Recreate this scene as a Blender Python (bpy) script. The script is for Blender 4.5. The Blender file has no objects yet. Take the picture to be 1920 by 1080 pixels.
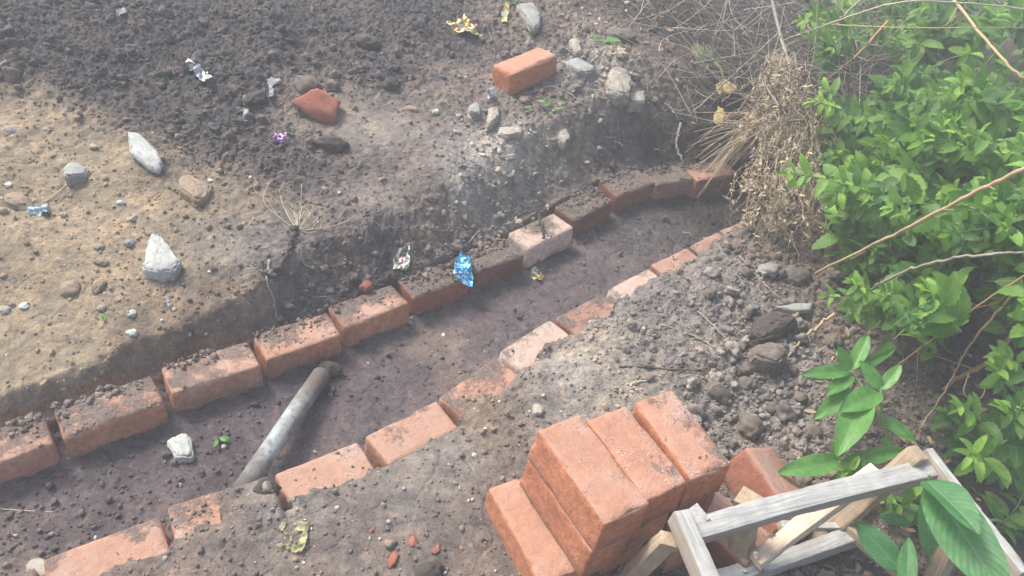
import bpy, bmesh, math, random
import numpy as np
from mathutils import Vector, Matrix

# ------------------------------------------------------------------ camera, sky, sun, exposure
scene = bpy.context.scene
COL = scene.collection
F = 1425.0; PITCH = math.radians(41); ROLL = math.radians(11); H = 1.62
cam_data = bpy.data.cameras.new('camera'); cam = bpy.data.objects.new('camera', cam_data); COL.objects.link(cam)
cam_data.sensor_width = 36.0; cam_data.lens = 36.0 * F / 1920.0
cam_data.clip_start = 0.02; cam_data.clip_end = 500
cam_data.dof.use_dof = False
cam.matrix_world = (Matrix.Translation((0, 0, H)) @ Matrix.Rotation(math.pi / 2 - PITCH, 4, 'X') @ Matrix.Rotation(ROLL, 4, 'Z'))
scene.camera = cam
SUN_EL = math.radians(50); SUN_AZ = math.radians(-62)          # azimuth from +y towards +x: from the upper left
world = bpy.data.worlds.new("World"); scene.world = world; world.use_nodes = True
wn = world.node_tree.nodes; wl = world.node_tree.links
sky = wn.new('ShaderNodeTexSky'); sky.sky_type = 'NISHITA'; sky.sun_disc = False
sky.sun_elevation = SUN_EL; sky.sun_rotation = SUN_AZ; sky.air_density = 1.0; sky.dust_density = 4.0
bg = wn['Background']; bg.inputs['Strength'].default_value = 0.13
wl.new(sky.outputs[0], bg.inputs['Color'])
sd = bpy.data.lights.new('sun', 'SUN'); sd.energy = 2.0; sd.angle = math.radians(18); sd.color = (1.0, 0.95, 0.87)
sun = bpy.data.objects.new('sun', sd); COL.objects.link(sun)
sv = Vector((math.sin(SUN_AZ) * math.cos(SUN_EL), math.cos(SUN_AZ) * math.cos(SUN_EL), math.sin(SUN_EL)))
sun.rotation_euler = sv.to_track_quat('Z', 'Y').to_euler(); sun.location = (0, 0, 6)
scene.view_settings.view_transform = 'Standard'; scene.view_settings.look = 'None'
scene.view_settings.exposure = 1.2; scene.view_settings.gamma = 1.0
scene.render.engine = 'CYCLES'
scene.cycles.volume_bounces = 0; scene.cycles.max_bounces = 6

# ------------------------------------------------------------------ helpers
rng = np.random.default_rng(7)
def ray(px, py):
    x = (px - 960) / F; y = -(py - 540) / F
    c, s = math.cos(ROLL), math.sin(ROLL); x, y = c * x - s * y, s * x + c * y
    return np.array([x, y * math.sin(PITCH) + math.cos(PITCH), y * math.cos(PITCH) - math.sin(PITCH)])
def at(px, py, z=0.0):
    d = ray(px, py); return np.array([0, 0, H]) + d * (z - H) / d[2]
def proj(w):
    v = np.asarray(w, float) - np.array([0, 0, H])
    f = v @ np.array([0, math.cos(PITCH), -math.sin(PITCH)])
    x = v[..., 0] / f; y = v @ np.array([0, math.sin(PITCH), math.cos(PITCH)]) / f
    c, s = math.cos(ROLL), math.sin(ROLL)
    return 960 + F * (c * x + s * y), 540 - F * (-s * x + c * y)
def smooth(x): x = np.clip(x, 0, 1); return x * x * (3 - 2 * x)

def _hash(ix, iy, iz, seed):
    h = (ix.astype(np.int64) * 374761393 + iy.astype(np.int64) * 668265263 + iz.astype(np.int64) * 1274126177 + seed * 974711) & 0xFFFFFFFF
    h = ((h ^ (h >> 13)) * 1274126177) & 0xFFFFFFFF
    h = ((h ^ (h >> 16)) * 2246822519) & 0xFFFFFFFF
    return ((h ^ (h >> 15)) & 0xFFFFFF) / float(0xFFFFFF)
def noise3(p, seed=0):
    p = np.asarray(p, float); i = np.floor(p); f = p - i; i = i.astype(np.int64); u = f * f * (3 - 2 * f)
    r = 0
    for dx in (0, 1):
        for dy in (0, 1):
            for dz in (0, 1):
                w = (u[..., 0] if dx else 1 - u[..., 0]) * (u[..., 1] if dy else 1 - u[..., 1]) * (u[..., 2] if dz else 1 - u[..., 2])
                r = r + w * _hash(i[..., 0] + dx, i[..., 1] + dy, i[..., 2] + dz, seed)
    return r * 2 - 1
def noise2(x, y, seed=0):
    ix = np.floor(x); iy = np.floor(y); fx = x - ix; fy = y - iy; ix = ix.astype(np.int64); iy = iy.astype(np.int64)
    ux = fx * fx * (3 - 2 * fx); uy = fy * fy * (3 - 2 * fy); z = np.zeros_like(ix)
    return ((_hash(ix, iy, z, seed) * (1 - ux) + _hash(ix + 1, iy, z, seed) * ux) * (1 - uy) + (_hash(ix, iy + 1, z, seed) * (1 - ux) + _hash(ix + 1, iy + 1, z, seed) * ux) * uy) * 2 - 1
def fbm2(x, y, f, oct, seed=0, gain=.5):
    r = 0; a = 1; t = 0
    for o in range(oct):
        c, s = math.cos(o * 1.1 + .4), math.sin(o * 1.1 + .4)
        r = r + a * noise2((x * c - y * s) * f, (x * s + y * c) * f, seed + o * 17); t += a; a *= gain; f *= 2.03
    return r / t
def lumps(x, y, cell, seed):
    """rounded lumps of soil, one in each jittered cell (0..1)"""
    X = x / cell; Y = y / cell; ix = np.floor(X).astype(np.int64); iy = np.floor(Y).astype(np.int64); best = np.zeros_like(X)
    for dx in (-1, 0, 1):
        for dy in (-1, 0, 1):
            jx = ix + dx; jy = iy + dy; z = np.zeros_like(jx)
            cx = jx + _hash(jx, jy, z, seed); cy = jy + _hash(jx, jy, z + 1, seed); r = .35 + .5 * _hash(jx, jy, z + 2, seed)
            d = (X - cx) ** 2 + (Y - cy) ** 2
            best = np.maximum(best, np.sqrt(np.maximum(0, r * r - d)))
    return best

def tag(o, label=None, cat=None, group=None, kind=None):
    if label: o['label'] = label
    if cat: o['category'] = cat
    if group: o['group'] = group
    if kind: o['kind'] = kind
    return o
def empty(name, loc, rz=0):
    o = bpy.data.objects.new(name, None); o.location = loc; o.rotation_euler = (0, 0, rz); o.empty_display_size = .05; COL.objects.link(o); return o
def make_mesh(name, V, Fc, smooth_=True, uv=None, attrs=None):
    me = bpy.data.meshes.new(name); V = np.ascontiguousarray(V, dtype=np.float32); me.vertices.add(len(V)); me.vertices.foreach_set('co', V.ravel())
    if isinstance(Fc, np.ndarray):
        n = Fc.shape[1]; tot = Fc.size; me.loops.add(tot); me.loops.foreach_set('vertex_index', Fc.ravel().astype(np.int32))
        me.polygons.add(len(Fc)); me.polygons.foreach_set('loop_start', np.arange(0, tot, n, dtype=np.int32)); me.polygons.foreach_set('loop_total', np.full(len(Fc), n, dtype=np.int32))
    else:
        li = np.concatenate([np.asarray(f) for f in Fc]).astype(np.int32); ln = np.array([len(f) for f in Fc], dtype=np.int32)
        me.loops.add(len(li)); me.loops.foreach_set('vertex_index', li); me.polygons.add(len(Fc))
        me.polygons.foreach_set('loop_start', (np.cumsum(ln) - ln).astype(np.int32)); me.polygons.foreach_set('loop_total', ln)
    me.polygons.foreach_set('use_smooth', np.full(len(me.polygons), smooth_))
    me.update(calc_edges=True)
    if uv is not None:
        l = me.uv_layers.new(name='UVMap'); vi = np.empty(len(me.loops), dtype=np.int32); me.loops.foreach_get('vertex_index', vi)
        l.data.foreach_set('uv', np.asarray(uv, dtype=np.float32)[vi].ravel())
    for k, a in (attrs or {}).items():
        a = np.asarray(a, dtype=np.float32)
        if a.ndim == 1: t = me.attributes.new(k, 'FLOAT', 'POINT'); t.data.foreach_set('value', a)
        else:
            t = me.attributes.new(k, 'FLOAT_COLOR', 'POINT')
            if a.shape[1] == 3: a = np.hstack([a, np.ones((len(a), 1), np.float32)])
            t.data.foreach_set('color', a.ravel())
    return me
def link(name, me, mat=None, parent=None, loc=None, rot=None):
    o = bpy.data.objects.new(name, me); COL.objects.link(o)
    if mat: me.materials.clear(); me.materials.append(mat)
    if parent: o.parent = parent
    if loc is not None: o.location = loc
    if rot is not None: o.rotation_euler = rot
    return o

# ------------------------------------------------------------------ materials
class NT:
    def __init__(s, name):
        s.m = bpy.data.materials.new(name); s.m.use_nodes = True; s.t = s.m.node_tree; s.n = s.t.nodes; s.l = s.t.links
        s.b = s.n['Principled BSDF']; s.out = s.n['Material Output']
    def N(s, typ, **kw):
        n = s.n.new(typ)
        for k, v in kw.items():
            if k.startswith('i_'):
                key = k[2:]; n.inputs[int(key) if key.isdigit() else key].default_value = v
            else: setattr(n, k, v)
        return n
    def L(s, a, b): s.l.new(a, b)
    def noise(s, vec, scale, detail=6, rough=.6, dist=0):
        n = s.N('ShaderNodeTexNoise'); n.inputs['Scale'].default_value = scale; n.inputs['Detail'].default_value = detail
        n.inputs['Roughness'].default_value = rough; n.inputs['Distortion'].default_value = dist
        if vec is not None: s.L(vec, n.inputs['Vector'])
        return n.outputs['Fac']
    def ramp(s, fac, pts):
        r = s.N('ShaderNodeValToRGB'); e = r.color_ramp.elements
        while len(e) < len(pts): e.new(.5)
        for q, (p, c) in zip(e, pts): q.position = p; q.color = (c if hasattr(c, '__len__') else (c, c, c)) + ((1,) if not hasattr(c, '__len__') or len(c) == 3 else ())
        s.L(fac, r.inputs[0]); return r.outputs[0]
    def mix(s, fac, a, b, blend='MIX'):
        m = s.N('ShaderNodeMix', data_type='RGBA', blend_type=blend)
        for sock, v in ((m.inputs[0], fac), (m.inputs[6], a), (m.inputs[7], b)):
            if hasattr(v, 'is_output') or hasattr(v, 'links'): s.L(v, sock)
            else: sock.default_value = v if not hasattr(v, '__len__') else (tuple(v) + (1,))[:4]
        return m.outputs[2]
    def math(s, op, a, b=0.0):
        m = s.N('ShaderNodeMath', operation=op)
        for sock, v in ((m.inputs[0], a), (m.inputs[1], b)):
            if hasattr(v, 'links'): s.L(v, sock)
            else: sock.default_value = v
        return m.outputs[0]
    def bump(s, h, strength=.5, dist=.002, prev=None):
        b = s.N('ShaderNodeBump'); b.inputs['Strength'].default_value = strength; b.inputs['Distance'].default_value = dist
        s.L(h, b.inputs['Height'])
        if prev is not None: s.L(prev, b.inputs['Normal'])
        s.L(b.outputs[0], s.b.inputs['Normal']); return b.outputs[0]

def soil_material(name='soil', k=1.0):
    s = NT(name); g = s.N('ShaderNodeNewGeometry').outputs['Position']
    a = s.N('ShaderNodeAttribute', attribute_name='soil').outputs['Color']
    n1 = s.noise(g, 28, 8, .65); n2 = s.noise(g, 170, 6, .7); n3 = s.noise(g, 520, 3, .6)
    n0 = s.noise(g, 9, 7, .68, .4); nh = s.noise(g, 34, 8, .7, .3); nc = s.noise(g, 75, 6, .7)
    v = s.mix(1.0, a, s.ramp(n0, [(.34, (.74, .76, .80)), (.5, (1.0, 1.0, 1.0)), (.66, (1.34, 1.26, 1.16))]), 'MULTIPLY')
    v = s.mix(1.0, v, s.ramp(nh, [(.32, (.68, .68, .72)), (.5, (1.0, .99, .98)), (.68, (1.38, 1.33, 1.26))]), 'MULTIPLY')
    v = s.mix(s.ramp(nc, [(.58, 0.0), (.70, .42)]), v, s.mix(.55, v, (.42, .37, .31)))
    v = s.mix(s.ramp(nc, [(.30, .3), (.40, 0.0)]), v, s.mix(.6, v, (.03, .026, .025)))
    v = s.mix(1.0, v, s.ramp(n1, [(.3, (.84, .85, .86)), (.7, (1.16, 1.15, 1.13))]), 'MULTIPLY')
    v = s.mix(1.0, v, s.ramp(n2, [(.3, .72), (.68, 1.28)]), 'MULTIPLY')
    v = s.mix(s.ramp(n3, [(.66, 0.0), (.76, .55)]), v, (.3, .26, .21))       # pale grit
    s.L(v, s.b.inputs['Base Color']); s.b.inputs['Roughness'].default_value = .93; s.b.inputs['Specular IOR Level'].default_value = .25
    b = s.bump(n2, .75, .006 * k); s.bump(n3, .9, .003 * k, b)
    return s.m
def brick_material():
    s = NT('fired_clay'); tc = s.N('ShaderNodeTexCoord').outputs['Object']; oi = s.N('ShaderNodeObjectInfo')
    off = s.N('ShaderNodeVectorMath', operation='ADD'); cr = s.N('ShaderNodeCombineXYZ'); rm = s.math('MULTIPLY', oi.outputs['Random'], 17.0)
    s.L(rm, cr.inputs[0]); s.L(rm, cr.inputs[1]); s.L(tc, off.inputs[0]); s.L(cr.outputs[0], off.inputs[1]); p = off.outputs[0]
    n1 = s.noise(p, 9, 5, .6); n2 = s.noise(p, 60, 8, .65); n3 = s.noise(p, 330, 4, .6)
    col = s.mix(1.0, oi.outputs['Color'], s.ramp(n1, [(.3, (.78, .74, .72)), (.7, (1.2, 1.2, 1.2))]), 'MULTIPLY')
    col = s.mix(1.0, col, s.ramp(n2, [(.3, (.72, .7, .7)), (.7, (1.24, 1.26, 1.26))]), 'MULTIPLY')
    # fire spots and pale grains
    col = s.mix(s.ramp(n3, [(.32, .75), (.40, 0.0)]), col, (.10, .055, .04)); col = s.mix(s.ramp(n3, [(.66, 0.0), (.75, .5)]), col, (.5, .36, .28))
    vo = s.N('ShaderNodeTexVoronoi'); vo.inputs['Scale'].default_value = 75; s.L(p, vo.inputs['Vector']); pit = s.ramp(vo.outputs['Distance'], [(.06, 1.0), (.16, 0.0)])
    pit = s.math('MULTIPLY', pit, s.ramp(n2, [(.46, 0.0), (.56, 1.0)])); col = s.mix(s.math('MULTIPLY', pit, .75), col, (.07, .035, .028))
    ck = s.noise(p, 20, 3, .5); ck = s.ramp(s.math('ABSOLUTE', s.math('SUBTRACT', ck, .5)), [(.0, 1.0), (.006, 0.0)]); ck = s.math('MULTIPLY', ck, s.ramp(n1, [(.52, 0.0), (.6, 1.0)])); col = s.mix(s.math('MULTIPLY', ck, .7), col, (.06, .03, .025))
    # soil smeared on the upward faces, amount from object alpha
    nz = s.N('ShaderNodeSeparateXYZ'); s.L(s.N('ShaderNodeNewGeometry').outputs['Normal'], nz.inputs[0])
    up = s.ramp(nz.outputs['Z'], [(.35, .0), (.9, 1.0)])
    col = s.mix(s.math('MULTIPLY', up, s.ramp(n1, [(.3, .4), (.65, .72)])), col, (.40, .265, .20))
    col = s.mix(s.math('MULTIPLY', up, s.math('MULTIPLY', s.ramp(n1, [(.5, 0.0), (.62, 1.0)]), s.ramp(s.noise(p, 420, 2, .5), [(.52, 0.0), (.6, .8)]))), col, (.42, .38, .34))
    nd = s.noise(p, 10, 11, .66); nd2 = s.noise(p, 90, 4, .7)
    szy = s.N('ShaderNodeSeparateXYZ'); s.L(tc, szy.inputs[0])
    th = s.math('SUBTRACT', s.math('ADD', s.math('ADD', s.math('MULTIPLY', nd, .7), s.math('MULTIPLY', szy.outputs[1], 1.1)), s.math('MULTIPLY', nd2, .3)), s.math('SUBTRACT', .72, s.math('MULTIPLY', oi.outputs['Alpha'], .46)))
    mk = s.ramp(th, [(.0, 0.0), (.08, .92)]); mk = s.math('MULTIPLY', mk, up)
    # a little splash of soil low on the sides
    sz = s.N('ShaderNodeSeparateXYZ'); s.L(tc, sz.inputs[0])
    low = s.math('MULTIPLY', s.ramp(sz.outputs['Z'], [(.0, 1.0), (.045, 0.0)]), s.ramp(nd, [(.42, 0.0), (.6, .8)]))
    mk = s.math('MAXIMUM', mk, low)
    dirt = s.mix(s.ramp(nd2, [(.35, 0.0), (.65, 1.0)]), (.055, .047, .043), (.20, .165, .14))
    col = s.mix(mk, col, dirt)
    s.L(col, s.b.inputs['Base Color']); s.b.inputs['Roughness'].default_value = .9; s.b.inputs['Specular IOR Level'].default_value = .2
    b = s.bump(n2, .85, .005); b = s.bump(n3, .85, .002, b); b = s.bump(s.math('MULTIPLY', s.math('ADD', pit, ck), -1.0), .7, .003, b); s.bump(mk, .8, .003, b)
    return s.m
def rock_material(name, c1, c2, scale=40, bump=.003, rough=.85, dust=.25):
    s = NT(name); g = s.N('ShaderNodeTexCoord').outputs['Object']; oi = s.N('ShaderNodeObjectInfo')
    n1 = s.noise(g, scale * .35, 6, .6); n2 = s.noise(g, scale * 3, 6, .7)
    col = s.mix(s.ramp(n1, [(.35, 0.0), (.65, 1.0)]), c1, c2); col = s.mix(1.0, col, s.ramp(n2, [(.3, .75), (.7, 1.2)]), 'MULTIPLY')
    col = s.mix(1.0, col, s.ramp(oi.outputs['Random'], [(0, (.85, .83, .82)), (1, (1.1, 1.1, 1.08))]), 'MULTIPLY')
    nd = s.noise(g, 22, 6, .7); col = s.mix(s.ramp(nd, [(.55, 0.0), (.7, dust * 2)]), col, (.14, .115, .09))
    s.L(col, s.b.inputs['Base Color']); s.b.inputs['Roughness'].default_value = rough
    s.bump(s.math('ADD', n1, n2), .6, bump); return s.m
def leaf_material(name, dark, light, under, veins=16, gloss=.42, trans=.35):
    s = NT(name); rn = s.N('ShaderNodeAttribute', attribute_name='rnd').outputs['Fac']; uv = s.N('ShaderNodeUVMap'); sp = s.N('ShaderNodeSeparateXYZ'); s.L(uv.outputs[0], sp.inputs[0])
    g = s.N('ShaderNodeNewGeometry'); ns = s.noise(g.outputs['Position'], 60, 4, .6)
    col = s.mix(s.ramp(rn, [(0, 0.0), (.45, .35), (.8, .8), (1, 1.0)]), dark, light); nh = s.noise(g.outputs['Position'], 9, 2, .5); col = s.mix(s.ramp(nh, [(.45, .0), (.7, .3)]), col, s.mix(.5, col, (.10, .17, .02))); col = s.mix(1.0, col, s.ramp(ns, [(.3, (.8, .82, .8)), (.7, (1.18, 1.15, 1.1))]), 'MULTIPLY')
    au = s.math('ABSOLUTE', s.math('SUBTRACT', sp.outputs[0], .5))
    mid = s.ramp(au, [(.0, 1.0), (.035, 0.0)])
    w = s.math('SINE', s.math('MULTIPLY', s.math('SUBTRACT', sp.outputs[1], s.math('MULTIPLY', au, .55)), veins * 6.283))
    col = s.mix(s.math('MULTIPLY', mid, .55), col, under)
    col = s.mix(s.math('MULTIPLY', s.ramp(w, [(.8, 0.0), (1.0, 1.0)]), .22), col, under)
    bl = s.noise(g.outputs['Position'], 190, 3, .6); col = s.mix(s.ramp(bl, [(.7, 0.0), (.76, .5)]), col, (.12, .12, .04))
    back = s.mix(g.outputs['Backfacing'], col, s.mix(.6, col, under))
    s.L(back, s.b.inputs['Base Color']); s.b.inputs['Roughness'].default_value = gloss; s.b.inputs['Specular IOR Level'].default_value = .4
    s.bump(s.math('SUBTRACT', s.math('MULTIPLY', w, .25), mid), .5, .0012)
    tr = s.N('ShaderNodeBsdfTranslucent'); s.L(s.mix(1.0, back, (1.15, 1.25, .6), 'MULTIPLY'), tr.inputs[0])
    mx = s.N('ShaderNodeMixShader'); mx.inputs[0].default_value = trans; s.L(s.b.outputs[0], mx.inputs[1]); s.L(tr.outputs[0], mx.inputs[2]); s.L(mx.outputs[0], s.out.inputs[0])
    return s.m
def stem_material(name, c1, c2, scale=120, rough=.75):
    s = NT(name); g = s.N('ShaderNodeNewGeometry').outputs['Position']; n = s.noise(g, scale, 5, .65); n2 = s.noise(g, 14, 3, .5)
    col = s.mix(s.ramp(s.math('ADD', s.math('MULTIPLY', n, .6), s.math('MULTIPLY', n2, .4)), [(.35, 0.0), (.65, 1.0)]), c1, c2)
    s.L(col, s.b.inputs['Base Color']); s.b.inputs['Roughness'].default_value = rough; s.bump(n, .5, .001); return s.m
def wood_material(name, c1, c2, c3):
    s = NT(name); tc = s.N('ShaderNodeTexCoord').outputs['Object']; mp = s.N('ShaderNodeMapping'); mp.inputs['Scale'].default_value = (3, 60, 60); s.L(tc, mp.inputs[0])
    n = s.noise(mp.outputs[0], 1.6, 7, .6, .6); mp2 = s.N('ShaderNodeMapping'); mp2.inputs['Scale'].default_value = (9, 260, 260); s.L(tc, mp2.inputs[0]); n2 = s.noise(mp2.outputs[0], 1.5, 5, .7)
    n3 = s.noise(tc, 22, 5, .6)
    col = s.mix(s.ramp(n, [(.33, 0.0), (.62, 1.0)]), c1, c2); col = s.mix(s.ramp(n2, [(.3, .8), (.45, 0.0)]), col, c3)
    col = s.mix(1.0, col, s.ramp(n3, [(.3, (.78, .76, .74)), (.7, (1.15, 1.15, 1.15))]), 'MULTIPLY')
    nz = s.N('ShaderNodeSeparateXYZ'); s.L(s.N('ShaderNodeNewGeometry').outputs['Normal'], nz.inputs[0])
    if name == 'weathered_wood': col = s.mix(s.ramp(nz.outputs['Z'], [(.3, .6), (.7, 0.0)]), col, s.mix(n, (.36, .29, .2), (.26, .2, .14)))
    s.L(col, s.b.inputs['Base Color']); s.b.inputs['Roughness'].default_value = .8; b = s.bump(n, .8, .003); s.bump(n2, .6, .0012, b); return s.m
def plain(name, c, rough=.6, metal=0.0, nscale=80, var=.25):
    s = NT(name); g = s.N('ShaderNodeTexCoord').outputs['Object']; n = s.noise(g, nscale, 5, .6)
    s.L(s.mix(1.0, c, s.ramp(n, [(.3, 1 - var), (.7, 1 + var)]), 'MULTIPLY'), s.b.inputs['Base Color'])
    s.b.inputs['Roughness'].default_value = rough; s.b.inputs['Metallic'].default_value = metal; s.bump(n, .3, .001); return s.m
def foil_material(name, cols, scale=70, metal=.5, rough=.3):
    s = NT(name); g = s.N('ShaderNodeTexCoord').outputs['Object']
    v = s.N('ShaderNodeTexVoronoi'); v.inputs['Scale'].default_value = scale; wv = s.N('ShaderNodeVectorMath', operation='ADD'); nn = s.N('ShaderNodeTexNoise'); nn.inputs['Scale'].default_value = 90
    s.L(g, nn.inputs['Vector']); sc = s.N('ShaderNodeVectorMath', operation='SCALE'); sc.inputs['Scale'].default_value = .012; s.L(nn.outputs['Color'], sc.inputs[0]); s.L(g, wv.inputs[0]); s.L(sc.outputs[0], wv.inputs[1]); s.L(wv.outputs[0], v.inputs['Vector'])
    sep = s.N('ShaderNodeSeparateColor'); s.L(v.outputs['Color'], sep.inputs[0])
    r = s.N('ShaderNodeValToRGB'); r.color_ramp.interpolation = 'CONSTANT'; e = r.color_ramp.elements
    while len(e) < len(cols): e.new(.5)
    for k, (q, c) in enumerate(zip(e, cols)): q.position = k / len(cols); q.color = c + (1,)
    s.L(sep.outputs[0], r.inputs[0]); s.L(r.outputs[0], s.b.inputs['Base Color']); s.b.inputs['Roughness'].default_value = rough; s.b.inputs['Metallic'].default_value = metal
    return s.m

M = dict(
    soil=soil_material(), crumb=soil_material('soil_crumb', .3), brick=brick_material(),
    white_stone=rock_material('white_stone', (.50, .52, .49), (.38, .40, .37), 40, .004, .85, .25),
    grey_stone=rock_material('grey_stone', (.30, .31, .29), (.22, .22, .2), 40),
    pale_chunk=rock_material('pale_concrete', (.40, .37, .31), (.28, .25, .2), 50, .005, .9, .3),
    tan_stone=rock_material('tan_stone', (.30, .23, .16), (.22, .17, .12), 40, .003, .9, .2),
    soil_clod=rock_material('dry_clod', (.17, .145, .12), (.11, .095, .08), 60, .006, .95, .2),
    dark_clod=rock_material('dark_clod', (.075, .06, .052), (.05, .042, .038), 60, .006, .95, .1),
    red_chunk=rock_material('red_brick_chunk', (.36, .13, .08), (.27, .10, .065), 60, .008, .95, .28),
    wood_grey=wood_material('weathered_wood', (.46, .47, .45), (.30, .30, .28), (.13, .12, .10)),
    wood_tan=wood_material('bare_wood', (.42, .33, .23), (.32, .25, .17), (.18, .13, .09)),
    wood_pale=wood_material('fresh_wood', (.68, .56, .44), (.58, .46, .34), (.36, .25, .17)),
    dry=stem_material('dry_straw', (.46, .37, .24), (.32, .25, .16)),
    dry_pale=stem_material('pale_straw', (.55, .50, .38), (.42, .37, .26)),
    cane=stem_material('tan_cane', (.46, .34, .19), (.33, .24, .14)),
    cane_grey=stem_material('grey_cane', (.34, .30, .25), (.20, .17, .14)),
    cane_orange=stem_material('orange_cane', (.42, .22, .10), (.30, .18, .09)),
    twig=stem_material('dark_twig', (.16, .12, .09), (.08, .065, .05)),
    green_stem=stem_material('green_stem', (.20, .32, .10), (.13, .22, .07), 60, .5),
    leaf=leaf_material('shrub_leaf', (.042, .135, .026), (.25, .46, .065), (.24, .40, .14), 7, .5, .42),
    weed_leaf=leaf_material('weed_leaf', (.09, .26, .06), (.16, .38, .09), (.2, .38, .17), 5),
    big_leaf=leaf_material('broad_leaf', (.06, .19, .07), (.09, .25, .09), (.2, .36, .18), 13, .4, .3),
    pale_leaf=leaf_material('pale_leaf', (.14, .22, .08), (.2, .28, .11), (.3, .34, .18), 5),
    dead_leaf=stem_material('dead_leaf', (.34, .25, .15), (.22, .16, .10), 200),
)

# ------------------------------------------------------------------ the ground's shape
def U3(p): return at(p[0], p[1], 0)[:2]
UP = [(0, 865), (118, 825), (322, 738), (497, 675), (645, 617), (775, 565), (888, 522), (990, 468), (1075, 418), (1155, 372), (1228, 348), (1310, 345), (1385, 332)]
LP = [(78, 1045), (310, 950), (401, 923), (425, 916), (498, 894), (512, 890), (683, 818), (822, 745), (932, 660), (1040, 595), (1138, 545), (1218, 495), (1290, 462), (1350, 430), (1395, 415)]
UL = np.array([[-1.75, .42]] + [U3(p) for p in UP] + [[1.35, 3.12]])
LL = np.array([[-1.35, .45]] + [U3(p) for p in LP] + [[1.35, 2.80]])
def pl_dist(x, y, PLn):
    """signed distance to a polyline (positive on its left) and the vertex parameter"""
    best = np.full(x.shape, 1e9); sd_ = np.zeros(x.shape); t_ = np.zeros(x.shape)
    for i in range(len(PLn) - 1):
        a = PLn[i]; d = PLn[i + 1] - a; l2 = d @ d
        u = ((x - a[0]) * d[0] + (y - a[1]) * d[1]) / l2; uc = np.clip(u, 0, 1)
        if i == 0: uc = np.minimum(u, 1)
        if i == len(PLn) - 2: uc = np.maximum(u, 0)
        ex = x - a[0] - uc * d[0]; ey = y - a[1] - uc * d[1]; dist = np.hypot(ex, ey); s = np.where(d[0] * ey - d[1] * ex > 0, 1, -1)
        m = dist < best; best = np.where(m, dist, best); sd_ = np.where(m, dist * s, sd_); t_ = np.where(m, i + np.clip(uc, 0, 1), t_)
    return sd_, t_
# soil kinds (albedo): moist dark, brown, sand, pale dust, wet bed, grey
SO = dict(k=(.082, .074, .076), b=(.172, .140, .120), s=(.295, .238, .165), d=(.42, .39, .34), w=(.110, .092, .097), g=(.20, .182, .168), r=(.22, .168, .12), n=(.035, .032, .028), h=(.27, .24, .20))
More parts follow.
